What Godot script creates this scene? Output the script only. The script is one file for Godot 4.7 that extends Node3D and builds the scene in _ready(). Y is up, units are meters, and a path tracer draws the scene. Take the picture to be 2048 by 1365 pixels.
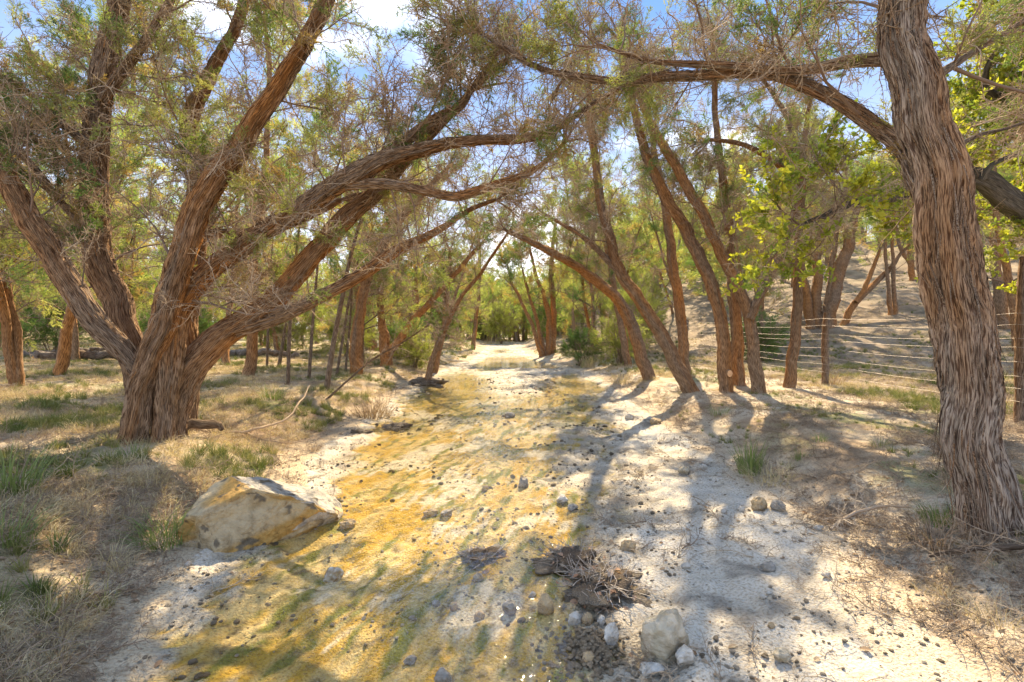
extends Node3D
# A shallow spring creek under leaning junipers. Metres, y up; the camera stands in the creek bed and looks upstream (-z).

var TREES := [
	{"n": "juniper_tree", "l": "large many-stemmed juniper with orange-brown shaggy stems fanning out from one base on the left bank", "c": "tree", "g": "", "b": [-3.814, 0.302, -5.441], "s": [[[-0.102, -0.298, 0.15, 0.154], [-0.092, -0.018, 0.15, 0.129], [-0.027, 0.452, 0.165, 0.114], [0.074, 0.867, 0.18, 0.118], [0.265, 1.482, 0.195, 0.122], [0.568, 2.242, 0.21, 0.121], [0.865, 2.817, 0.225, 0.125], [1.14, 3.176, 0.24, 0.104], [1.418, 3.527, 0.255, 0.093], [1.754, 4.011, 0.27, 0.075], [1.963, 4.442, 0.285, 0.058], [2.12, 4.868, 0.3, 0.041]], [[0.111, -0.301, 0.05, 0.124], [0.115, -0.021, 0.05, 0.104], [0.144, 0.486, 0.027, 0.108], [0.169, 0.962, 0.003, 0.122], [0.322, 1.494, -0.02, 0.109], [0.671, 1.868, -0.043, 0.101], [1.225, 2.271, -0.067, 0.093], [1.755, 2.622, -0.09, 0.102], [2.179, 2.842, -0.113, 0.102], [2.551, 3.036, -0.137, 0.085], [3.034, 3.178, -0.16, 0.054], [3.466, 3.24, -0.183, 0.043], [3.901, 3.259, -0.207, 0.038], [4.231, 3.338, -0.23, 0.034], [4.452, 3.483, -0.253, 0.027], [4.647, 3.629, -0.277, 0.023], [5.01, 3.858, -0.3, 0.014]], [[0.158, -0.302, -0.1, 0.111], [0.16, -0.022, -0.1, 0.093], [0.171, 0.569, -0.18, 0.14], [0.506, 1.007, -0.26, 0.142], [0.858, 1.286, -0.34, 0.13], [1.222, 1.63, -0.42, 0.117], [1.596, 2.097, -0.5, 0.105], [1.921, 2.516, -0.58, 0.096], [2.253, 2.827, -0.66, 0.081], [2.654, 3.324, -0.74, 0.064], [3.064, 3.77, -0.82, 0.045], [3.331, 4.106, -0.9, 0.025]], [[0.736, 1.163, -0.25, 0.077], [1.189, 1.315, -0.357, 0.067], [1.662, 1.576, -0.464, 0.064], [2.152, 1.874, -0.571, 0.06], [2.481, 2.124, -0.679, 0.054], [2.943, 2.381, -0.786, 0.04], [3.298, 2.646, -0.893, 0.025], [3.602, 2.794, -1.0, 0.015]], [[-0.012, -0.302, -0.6, 0.121], [-0.014, -0.022, -0.6, 0.102], [-0.027, 0.696, -0.637, 0.112], [-0.041, 1.291, -0.675, 0.127], [0.023, 2.248, -0.713, 0.113], [0.085, 3.09, -0.75, 0.099], [-0.037, 3.638, -0.787, 0.09], [0.167, 4.25, -0.825, 0.075], [0.456, 4.807, -0.863, 0.056], [0.629, 5.547, -0.9, 0.036]], [[-0.297, -0.298, -0.5, 0.137], [-0.335, -0.018, -0.5, 0.115], [-0.589, 0.707, -0.513, 0.138], [-0.748, 1.405, -0.525, 0.139], [-0.949, 1.986, -0.537, 0.132], [-1.032, 2.683, -0.55, 0.125], [-0.998, 3.378, -0.562, 0.12], [-0.934, 4.128, -0.575, 0.12], [-0.724, 4.991, -0.587, 0.101], [-0.633, 5.681, -0.6, 0.073]], [[-0.113, 0.578, -0.1, 0.111], [-0.382, 1.014, -0.037, 0.101], [-0.747, 1.492, 0.025, 0.1], [-1.047, 2.008, 0.088, 0.099], [-1.238, 2.407, 0.15, 0.093], [-1.345, 2.795, 0.213, 0.084], [-1.496, 3.222, 0.275, 0.074], [-1.714, 3.684, 0.338, 0.061], [-1.873, 4.179, 0.4, 0.04]], [[2.021, 2.72, -0.1, 0.058], [2.39, 2.749, -0.125, 0.053], [2.763, 2.702, -0.15, 0.049], [3.166, 2.633, -0.175, 0.047], [3.464, 2.705, -0.2, 0.045], [3.737, 2.809, -0.225, 0.036], [4.012, 2.909, -0.25, 0.032], [4.234, 3.081, -0.275, 0.023], [4.402, 3.255, -0.3, 0.016]], [[2.249, 2.852, -0.15, 0.067], [2.583, 3.206, -0.24, 0.059], [2.956, 3.525, -0.33, 0.055], [3.226, 3.707, -0.42, 0.042], [3.361, 3.955, -0.51, 0.029], [3.587, 4.313, -0.6, 0.017]], [[-0.818, 3.774, -0.42, 0.061], [-0.411, 4.255, -0.38, 0.051], [-0.04, 4.726, -0.34, 0.042], [0.215, 5.135, -0.3, 0.028]], [[-0.903, 3.214, -0.42, 0.052], [-1.185, 3.465, -0.347, 0.042], [-1.5, 3.764, -0.273, 0.032], [-1.86, 3.999, -0.2, 0.02]], [[-0.935, 2.255, -0.42, 0.047], [-1.408, 2.674, -0.515, 0.043], [-1.833, 3.105, -0.61, 0.039], [-2.327, 3.547, -0.705, 0.03], [-2.714, 3.941, -0.8, 0.02]], [[0.241, 2.269, -0.5, 0.062], [0.84, 2.322, -0.633, 0.054], [1.259, 2.497, -0.767, 0.045], [1.699, 2.769, -0.9, 0.03]]], "hero": 1, "bl": 1.25, "bd": 4.6, "lv": 0.62, "hmin": 1.7, "lf": [1.15, 0.6, 0.55, 0.45, 1.2, 1.2, 1.1, 0.5, 0.75, 1.2, 1.1, 1, 0.6]},
	{"n": "juniper_tree", "l": "thick juniper trunk with grey shredding bark leaning left on the near right bank", "c": "tree", "g": "", "b": [2.966, 0.27, -3.129], "s": [[[0.005, -0.3, 0.0, 0.2], [0.0, -0.02, 0.0, 0.168], [-0.035, 0.224, -0.025, 0.152], [-0.058, 0.467, -0.05, 0.148], [-0.074, 0.777, -0.075, 0.149], [-0.142, 1.248, -0.1, 0.15], [-0.226, 1.722, -0.125, 0.146], [-0.295, 2.201, -0.15, 0.139], [-0.364, 2.682, -0.175, 0.132], [-0.432, 3.073, -0.2, 0.128], [-0.485, 3.467, -0.225, 0.121], [-0.541, 3.991, -0.25, 0.108], [-0.6, 4.645, -0.275, 0.09], [-0.643, 5.301, -0.3, 0.055]], [[-0.185, 1.664, -0.16, 0.047], [-0.173, 2.015, -0.306, 0.072], [-0.149, 2.249, -0.451, 0.063], [-0.168, 2.512, -0.597, 0.057], [-0.287, 2.747, -0.743, 0.053], [-0.5, 3.015, -0.889, 0.048], [-0.734, 3.219, -1.034, 0.045], [-0.948, 3.35, -1.18, 0.041], [-1.266, 3.409, -1.326, 0.039], [-1.653, 3.463, -1.471, 0.037], [-1.977, 3.488, -1.617, 0.032], [-2.372, 3.604, -1.763, 0.027], [-2.694, 3.756, -1.909, 0.022], [-3.085, 4.051, -2.054, 0.017], [-3.447, 4.382, -2.2, 0.013]], [[-0.362, 3.003, -0.26, 0.041], [-0.356, 3.071, -0.409, 0.051], [-0.388, 3.138, -0.558, 0.044], [-0.505, 3.19, -0.707, 0.04], [-0.678, 3.217, -0.856, 0.035], [-0.911, 3.283, -1.004, 0.03], [-1.167, 3.39, -1.153, 0.027], [-1.446, 3.482, -1.302, 0.025], [-1.792, 3.592, -1.451, 0.018], [-2.165, 3.803, -1.6, 0.013]], [[-0.266, 2.823, -0.24, 0.035], [-0.025, 2.977, -0.355, 0.028], [0.276, 3.171, -0.47, 0.023], [0.661, 3.409, -0.585, 0.018], [1.026, 3.676, -0.7, 0.012]], [[-0.225, 2.414, -0.22, 0.019], [-0.019, 2.439, -0.29, 0.016], [0.191, 2.53, -0.36, 0.014], [0.426, 2.597, -0.43, 0.011], [0.666, 2.687, -0.5, 0.009]]], "hero": 2, "bl": 1.1, "bd": 4.0, "lv": 0.75, "hmin": 2.6, "lf": [1, 0.95, 1.05, 1, 1]},
	{"n": "juniper_tree", "l": "arched juniper leaning far left over the creek, first of the right bank row", "c": "tree", "g": "junipers in the row along the right bank", "b": [3.433, 0.255, -12.572], "s": [[[0.054, -0.3, 0.0, 0.201], [0.0, -0.02, 0.0, 0.169], [-0.363, 0.945, -0.1, 0.147], [-0.718, 1.789, -0.2, 0.138], [-1.226, 2.344, -0.3, 0.129], [-2.095, 2.957, -0.4, 0.109], [-2.849, 3.375, -0.5, 0.079], [-3.612, 3.748, -0.6, 0.042]]], "bl": 1.2, "bd": 4, "lv": 0.75, "hmin": 1.6},
	{"n": "juniper_tree", "l": "orange-brown leaning juniper at the edge of the pale sand, its foot closest to the creek", "c": "tree", "g": "junipers in the row along the right bank", "b": [3.48, 0.293, -9.842], "s": [[[0.064, -0.3, 0.0, 0.177], [0.0, -0.02, 0.0, 0.149], [-0.427, 0.779, -0.043, 0.135], [-0.904, 1.553, -0.086, 0.123], [-1.383, 2.33, -0.129, 0.108], [-1.671, 3.303, -0.171, 0.092], [-1.814, 4.184, -0.214, 0.077], [-1.959, 5.454, -0.257, 0.053], [-2.005, 6.438, -0.3, 0.028]], [[-1.198, 2.028, 0.0, 0.063], [-1.663, 2.581, -0.2, 0.06], [-2.126, 3.054, -0.4, 0.049], [-2.608, 3.393, -0.6, 0.033]]], "bl": 1.2, "bd": 5, "lv": 0.6, "hmin": 2.9},
	{"n": "juniper_tree", "l": "straight upright juniper trunk rising behind the leaning ones of the row", "c": "tree", "g": "junipers in the row along the right bank", "b": [4.512, 0.307, -13.213], "s": [[[0.031, -0.3, 0.0, 0.172], [0.0, -0.02, 0.0, 0.144], [-0.204, 1.913, -0.06, 0.133], [-0.39, 3.211, -0.12, 0.117], [-0.538, 4.513, -0.18, 0.102], [-0.816, 5.82, -0.24, 0.075], [-1.046, 7.519, -0.3, 0.043]]], "bl": 1.3, "bd": 5, "lv": 0.7, "hmin": 3.0},
	{"n": "juniper_tree", "l": "juniper trunk with a pale cut knot low on its orange bark", "c": "tree", "g": "junipers in the row along the right bank", "b": [4.083, 0.305, -9.672], "s": [[[0.022, -0.3, 0.0, 0.16], [0.0, -0.02, 0.0, 0.134], [-0.145, 1.344, -0.029, 0.12], [-0.427, 2.29, -0.057, 0.113], [-0.803, 3.049, -0.086, 0.105], [-1.179, 3.715, -0.114, 0.098], [-1.557, 4.571, -0.143, 0.075], [-1.842, 5.71, -0.171, 0.051], [-2.031, 6.661, -0.2, 0.028]]], "bl": 1.2, "bd": 5, "lv": 0.65, "hmin": 3.0, "knot": 1},
	{"n": "juniper_tree", "l": "upright juniper trunk standing close behind the pale cut knot trunk", "c": "tree", "g": "junipers in the row along the right bank", "b": [4.667, 0.31, -10.452], "s": [[[0.014, -0.3, 0.0, 0.157], [0.0, -0.02, 0.0, 0.132], [-0.092, 1.351, -0.06, 0.114], [-0.185, 2.79, -0.12, 0.097], [-0.331, 4.337, -0.18, 0.081], [-0.478, 5.89, -0.24, 0.056], [-0.519, 7.143, -0.3, 0.034]]], "bl": 1.3, "bd": 5, "lv": 0.7, "hmin": 3.0},
	{"n": "juniper_tree", "l": "forked juniper with one orange limb rising right in a wide V shape", "c": "tree", "g": "junipers in the row along the right bank", "b": [4.534, 0.31, -9.332], "s": [[[0.018, -0.3, 0.0, 0.149], [0.0, -0.02, 0.0, 0.126], [-0.119, 0.876, -0.043, 0.109], [-0.254, 1.61, -0.086, 0.109], [-0.707, 2.622, -0.129, 0.102], [-1.16, 3.546, -0.171, 0.095], [-1.568, 4.291, -0.214, 0.08], [-1.977, 5.04, -0.257, 0.058], [-2.324, 5.883, -0.3, 0.031]], [[-0.199, 1.333, 0.0, 0.082], [0.005, 1.791, -0.057, 0.086], [0.301, 2.391, -0.114, 0.087], [0.687, 3.271, -0.171, 0.084], [0.877, 3.883, -0.229, 0.077], [0.457, 4.222, -0.286, 0.054], [-0.173, 4.611, -0.343, 0.043], [-0.807, 4.725, -0.4, 0.027]], [[0.901, 3.764, -0.3, 0.062], [0.729, 4.62, -0.367, 0.054], [0.634, 5.204, -0.433, 0.043], [0.166, 5.981, -0.5, 0.028]]], "bl": 1.2, "bd": 5, "lv": 0.6, "hmin": 3.0},
	{"n": "juniper_tree", "l": "slim straight juniper trunk just left of the short fence post", "c": "tree", "g": "junipers in the row along the right bank", "b": [5.419, 0.318, -9.952], "s": [[[-0.016, -0.3, 0.0, 0.139], [0.0, -0.02, 0.0, 0.117], [0.106, 0.945, -0.04, 0.1], [0.179, 2.116, -0.08, 0.088], [0.211, 3.485, -0.12, 0.077], [0.295, 4.66, -0.16, 0.053], [0.465, 5.935, -0.2, 0.028]]], "bl": 1.3, "bd": 5, "lv": 0.75, "hmin": 3.0},
	{"n": "juniper_tree", "l": "thin dark juniper between the arched tree and the leaning orange one", "c": "tree", "g": "junipers in the row along the right bank", "b": [3.666, 0.3, -16.084], "s": [[[0.039, -0.3, 0.0, 0.145], [0.0, -0.02, 0.0, 0.122], [-0.26, 1.447, -0.075, 0.11], [-0.651, 3.657, -0.15, 0.097], [-1.044, 6.184, -0.225, 0.072], [-1.356, 8.09, -0.3, 0.039]]], "bl": 1.4, "bd": 4, "lv": 0.8, "hmin": 2.0},
	{"n": "juniper_tree", "l": "thin leaning juniper pole behind the arched tree on the right bank", "c": "tree", "g": "junipers in the row along the right bank", "b": [6.88, 1.094, -33.871], "s": [[[0.155, -0.3, 0.0, 0.22], [0.0, -0.02, 0.0, 0.185], [-1.033, 1.924, -0.2, 0.164], [-1.84, 3.599, -0.4, 0.137], [-2.657, 5.623, -0.6, 0.097]]], "bl": 1.6, "bd": 4, "lv": 0.8, "hmin": 1.4, "sp": 0.42},
	{"n": "juniper_tree", "l": "reddish juniper trunk behind the thin saplings on the left bank", "c": "tree", "g": "junipers on the left bank behind the big tree", "b": [-4.081, 0.301, -13.283], "s": [[[-0.008, -0.3, 0.0, 0.199], [0.0, -0.02, 0.0, 0.168], [0.052, 1.404, -0.08, 0.15], [0.365, 2.647, -0.16, 0.135], [1.008, 3.834, -0.24, 0.108], [1.787, 4.768, -0.32, 0.076], [2.439, 5.513, -0.4, 0.044]]], "bl": 1.4, "bd": 4, "lv": 0.75, "hmin": 2},
	{"n": "juniper_tree", "l": "low forked juniper with a limb slanting right toward the creek", "c": "tree", "g": "junipers on the left bank behind the big tree", "b": [-3.965, 0.3, -16.084], "s": [[[0.008, -0.3, 0.0, 0.225], [0.0, -0.02, 0.0, 0.189], [-0.051, 0.815, -0.1, 0.168], [-0.199, 1.449, -0.2, 0.117], [-0.168, 2.726, -0.3, 0.092], [0.217, 4.173, -0.4, 0.053]], [[0.049, 0.314, 0.0, 0.129], [0.882, 1.449, -0.2, 0.117], [1.974, 2.735, -0.4, 0.086], [2.927, 3.886, -0.6, 0.053]]], "bl": 1.5, "bd": 4, "lv": 0.7, "hmin": 1.6},
	{"n": "juniper_tree", "l": "small leaning juniper rooted in a dark clump at the water edge", "c": "tree", "g": "junipers on the left bank behind the big tree", "b": [-2.233, 0.0, -13.185], "s": [[[-0.045, -0.3, 0.0, 0.112], [0.0, -0.02, 0.0, 0.094], [0.303, 1.056, -0.075, 0.069], [0.881, 2.224, -0.15, 0.053], [1.463, 3.01, -0.225, 0.043], [2.181, 4.062, -0.3, 0.027]]], "bl": 0.8, "bd": 5, "lv": 0.55, "hmin": 0.9},
	{"n": "juniper_tree", "l": "reddish sapling trunk right behind the leaning one at the water edge", "c": "tree", "g": "junipers on the left bank behind the big tree", "b": [-2.529, 0.005, -16.567], "s": [[[-0.04, -0.3, 0.0, 0.124], [0.0, -0.02, 0.0, 0.104], [0.267, 1.262, -0.1, 0.087], [0.421, 2.568, -0.2, 0.074], [0.495, 4.048, -0.3, 0.047]]], "bl": 1.3, "bd": 4, "lv": 0.7, "hmin": 1.5},
	{"n": "juniper_tree", "l": "pale slender trunk left of the far pool", "c": "tree", "g": "junipers on the left bank behind the big tree", "b": [-2.492, 0.103, -32.274], "s": [[[-0.032, -0.3, 0.0, 0.178], [0.0, -0.02, 0.0, 0.149], [0.215, 1.893, -0.133, 0.13], [0.465, 5.06, -0.267, 0.117], [0.302, 7.605, -0.4, 0.078]]], "bl": 1.8, "bd": 3.5, "lv": 0.85, "hmin": 1.8, "sp": 0.5},
	{"n": "juniper_tree", "l": "grey juniper deep in the wood seen through the left stems", "c": "tree", "g": "junipers on the left bank behind the big tree", "b": [-52.49, 0.882, -100.298], "s": [[[-1.887, -0.279, 0.0, 1.707], [-1.763, 0.001, 0.0, 1.434], [-0.935, 6.065, -0.075, 1.206], [0.796, 13.873, -0.15, 1.046], [3.327, 23.6, -0.225, 0.724], [5.351, 32.328, -0.3, 0.403]], [[-0.311, -0.305, 0.0, 1.305], [0.394, -0.025, 0.0, 1.096], [5.098, 9.984, -0.25, 0.886], [10.954, 17.823, -0.5, 0.565]]], "bl": 2.0, "bd": 3.5, "lv": 0.8, "hmin": 2.4, "sp": 0.5},
	{"n": "juniper_tree", "l": "pale trunk standing right of the left tree's lowest limb", "c": "tree", "g": "junipers on the left bank behind the big tree", "b": [-7.339, 0.347, -26.629], "s": [[[0.016, -0.3, 0.0, 0.347], [0.0, -0.02, 0.0, 0.291], [-0.106, 2.602, -0.075, 0.257], [0.074, 5.205, -0.15, 0.236], [1.24, 7.033, -0.225, 0.172], [2.797, 8.347, -0.3, 0.097]]], "bl": 1.8, "bd": 3.5, "lv": 0.8, "hmin": 2.2, "sp": 0.45},
	{"n": "juniper_tree", "l": "dark multi-stemmed juniper leaning left over the far pool", "c": "tree", "g": "junipers by the far pool", "b": [1.672, 0.091, -25.152], "s": [[[-0.148, -0.364, 0.3, 0.174], [-0.214, -0.084, 0.3, 0.146], [-0.657, 1.425, 0.4, 0.099], [-1.143, 2.506, 0.5, 0.079], [-1.72, 3.576, 0.6, 0.059]], [[0.011, -0.315, 0.0, 0.164], [-0.049, -0.035, 0.0, 0.137], [-0.448, 1.792, 0.067, 0.09], [-0.843, 3.01, 0.133, 0.07], [-1.162, 4.217, 0.2, 0.05]], [[0.094, -0.267, 0.0, 0.201], [0.098, 0.013, 0.0, 0.169], [0.127, 1.795, -0.1, 0.142], [-0.091, 3.031, -0.2, 0.122], [-0.383, 3.656, -0.3, 0.102], [-0.778, 5.275, -0.4, 0.061]], [[0.302, -0.185, -0.3, 0.229], [0.318, 0.095, -0.3, 0.193], [0.428, 1.801, -0.467, 0.154], [0.287, 3.811, -0.633, 0.124], [0.495, 6.591, -0.8, 0.073]]], "bl": 2.0, "bd": 3.5, "lv": 0.85, "hmin": 2.6, "sp": 0.55},
	{"n": "juniper_tree", "l": "dark twin-trunked juniper behind the short fence post", "c": "tree", "g": "junipers on the slope behind the fence", "b": [12.445, 1.496, -21.037], "s": [[[-0.091, -0.322, 0.0, 0.253], [-0.123, -0.042, 0.0, 0.212], [-0.336, 1.563, -0.1, 0.169], [-0.551, 3.218, -0.2, 0.136], [-0.726, 4.883, -0.3, 0.085]], [[0.071, -0.286, 0.0, 0.274], [0.082, -0.006, 0.0, 0.23], [0.155, 1.768, -0.1, 0.203], [0.268, 3.629, -0.2, 0.153], [0.503, 5.705, -0.3, 0.085]]], "bl": 2.2, "bd": 3.5, "lv": 0.8, "hmin": 3.2, "sp": 0.5},
	{"n": "juniper_tree", "l": "grey-topped juniper leaning right behind the short fence post", "c": "tree", "g": "junipers on the slope behind the fence", "b": [12.786, 1.515, -20.757], "s": [[[-0.055, -0.3, 0.0, 0.353], [0.0, -0.02, 0.0, 0.297], [0.367, 1.521, -0.075, 0.25], [0.794, 3.149, -0.15, 0.234], [1.185, 4.58, -0.225, 0.151], [1.818, 6.218, -0.3, 0.084]], [[-0.196, -0.325, 0.0, 0.187], [-0.142, -0.045, 0.0, 0.157], [0.217, 1.731, -0.167, 0.134], [0.421, 3.177, -0.333, 0.101], [0.746, 4.845, -0.5, 0.06]]], "bl": 2.0, "bd": 4, "lv": 0.45, "hmin": 3.0, "sp": 0.5},
	{"n": "juniper_tree", "l": "low dark juniper slanting steeply right on the shaded slope", "c": "tree", "g": "junipers on the slope behind the fence", "b": [13.416, 1.617, -20.7], "s": [[[-0.09, -0.3, 0.0, 0.176], [0.0, -0.02, 0.0, 0.148], [0.603, 0.916, -0.2, 0.134], [1.707, 1.849, -0.4, 0.11], [2.863, 3.107, -0.6, 0.077], [3.834, 3.969, -0.8, 0.043]], [[0.469, 0.906, 0.0, 0.099], [1.12, 1.927, -0.15, 0.092], [1.613, 3.061, -0.3, 0.059]]], "bl": 1.6, "bd": 3, "lv": 0.4, "hmin": 2.6, "sp": 0.5},
	{"n": "juniper_tree", "l": "pair of thin dark trunks on the leaf-strewn slope", "c": "tree", "g": "junipers on the slope behind the fence", "b": [15.428, 1.98, -20.78], "s": [[[-0.057, -0.311, 0.0, 0.104], [-0.061, -0.031, 0.0, 0.087], [-0.089, 1.059, -0.1, 0.075], [-0.169, 2.694, -0.2, 0.067], [-0.278, 4.745, -0.3, 0.042]], [[0.096, -0.282, 0.0, 0.114], [0.101, -0.002, 0.0, 0.096], [0.135, 1.059, -0.1, 0.084], [0.117, 2.694, -0.2, 0.067], [0.225, 5.151, -0.3, 0.042]]], "bl": 2.0, "bd": 3, "lv": 0.85, "hmin": 3.6, "sp": 0.5},
	{"n": "juniper_tree", "l": "grey trunk right of the thick near trunk on the slope", "c": "tree", "g": "junipers on the slope behind the fence", "b": [15.849, 1.431, -16.464], "s": [[[0.018, -0.3, 0.0, 0.214], [0.0, -0.02, 0.0, 0.18], [-0.121, 1.288, -0.075, 0.159], [-0.212, 2.583, -0.15, 0.133], [-0.294, 4.206, -0.225, 0.094], [-0.183, 5.835, -0.3, 0.054]]], "bl": 2.0, "bd": 3.5, "lv": 0.6, "hmin": 3.0, "sp": 0.45},
	{"n": "juniper_tree", "l": "dark forked trunk high on the slope against the pale leaf litter", "c": "tree", "g": "junipers on the slope behind the fence", "b": [21.732, 4.079, -27.687], "s": [[[-0.098, -0.319, 0.0, 0.194], [-0.108, -0.039, 0.0, 0.163], [-0.171, 1.626, -0.1, 0.145], [0.031, 3.528, -0.2, 0.1], [0.281, 5.705, -0.3, 0.067]], [[-0.119, 0.537, 0.0, 0.111], [-0.733, 1.903, -0.15, 0.089], [-0.918, 3.279, -0.3, 0.056]]], "bl": 2.4, "bd": 3, "lv": 0.85, "hmin": 3.0, "sp": 0.6},
	{"n": "oak_tree", "l": "oak with dark rough limbs and yellow-green leaves behind the thick trunk", "c": "tree", "g": "", "oak": 1, "bl": 1.3, "bd": 4, "lv": 0.95, "hmin": 1.4, "b": [9.277, 0.358, -7.5], "s": [[[0, -0.3, 0, 0.28], [0, 0, 0, 0.24], [-0.156, 1.184, 0.0, 0.22], [-0.665, 1.825, 0.167, 0.208], [-1.152, 2.227, 0.333, 0.182], [-1.689, 2.472, 0.5, 0.157]], [[-1.62, 2.439, 0.5, 0.157], [-2.191, 2.556, 0.589, 0.155], [-2.687, 2.834, 0.678, 0.147], [-3.172, 3.103, 0.767, 0.132], [-3.575, 3.122, 0.856, 0.11], [-3.966, 2.944, 0.944, 0.09], [-4.411, 2.795, 1.033, 0.063], [-4.972, 2.711, 1.122, 0.044], [-5.456, 2.519, 1.211, 0.028], [-5.809, 2.38, 1.3, 0.015]], [[-1.479, 2.269, 0.5, 0.137], [-1.8, 2.972, 0.65, 0.114], [-2.118, 3.768, 0.8, 0.092], [-2.49, 4.52, 0.95, 0.064], [-2.911, 5.17, 1.1, 0.038]], [[-1.822, 3.317, 0.6, 0.067], [-2.553, 4.066, 0.775, 0.053], [-3.206, 4.115, 0.95, 0.038], [-3.436, 4.309, 1.125, 0.028], [-3.454, 4.516, 1.3, 0.018]], [[-1.04, 2.092, 0.3, 0.12], [-0.491, 3.101, 0.167, 0.1], [-0.079, 4.282, 0.033, 0.066], [0.194, 5.494, -0.1, 0.037]], [[-3.351, 3.016, 1.0, 0.044], [-3.323, 3.16, 1.1, 0.031], [-3.144, 3.249, 1.2, 0.025], [-2.975, 3.334, 1.3, 0.018]]]},
]
var SAPLINGS := [
	{"l": "thin bare sapling, leftmost of those right of the large many-stemmed juniper", "b": [-7.192, 0.339, -14.975], "s": [[0.0, -0.05, 0.0, 0.0366], [0.036, 1.245, -0.05, 0.0366], [0.087, 2.566, -0.1, 0.0292], [0.151, 3.743, -0.15, 0.0219]]},
	{"l": "straight dark sapling standing in the grassy bank under the lowest limb", "b": [-4.683, 0.309, -10.652], "s": [[0.0, -0.05, 0.0, 0.0416], [0.02, 0.937, -0.05, 0.0364], [0.06, 1.774, -0.1, 0.0312], [0.144, 2.721, -0.15, 0.026], [0.215, 3.463, -0.2, 0.0208]]},
	{"l": "bare sapling between the straight dark one and the leaning pole", "b": [-4.785, 0.31, -12.013], "s": [[0.0, -0.05, 0.0, 0.0411], [0.074, 1.14, -0.05, 0.0352], [0.161, 2.319, -0.1, 0.0293], [0.247, 3.384, -0.15, 0.0235]]},
	{"l": "leaning bare pole right of the saplings, thickest of them", "b": [-3.6, 0.269, -9.881], "s": [[0.0, -0.05, 0.0, 0.0579], [0.116, 0.801, -0.05, 0.0482], [0.272, 1.675, -0.1, 0.0434], [0.438, 2.555, -0.15, 0.0338], [0.644, 3.341, -0.2, 0.0241]]},
	{"l": "thin sapling rising just behind the thickest leaning pole", "b": [-4.372, 0.304, -12.693], "s": [[0.0, -0.05, 0.0, 0.0372], [0.192, 1.142, -0.05, 0.031], [0.359, 2.139, -0.1, 0.031], [0.601, 3.139, -0.15, 0.0186]]},
	{"l": "short reddish sapling stump leaning in the grass", "b": [-7.032, 0.337, -15.395], "s": [[0.0, -0.05, 0.0, 0.0601], [0.123, 0.796, -0.05, 0.0451], [0.198, 1.4, -0.1, 0.0301]]},
	{"l": "hair-thin sapling near the reddish juniper trunk", "b": [-4.619, 0.307, -14.134], "s": [[0.0, -0.05, 0.0, 0.0345], [0.134, 1.41, -0.05, 0.0276], [0.213, 2.795, -0.1, 0.0207]]},
	{"l": "long thin pole slanting up to the right above the left bank", "b": [-3.352, 0.216, -9.099], "s": [[0.0, -0.05, 0.0, 0.0222], [0.811, 0.664, -0.05, 0.0178], [1.339, 0.976, -0.1, 0.0133], [1.872, 1.335, -0.15, 0.0133]]},
	{"l": "thin sapling on the right bank beside the far tussocks", "b": [3.552, 0.304, -20.296], "s": [[0.0, -0.05, 0.0, 0.0495], [0.024, 1.111, -0.05, 0.0396], [-0.053, 2.303, -0.1, 0.0297]]},
]
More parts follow.
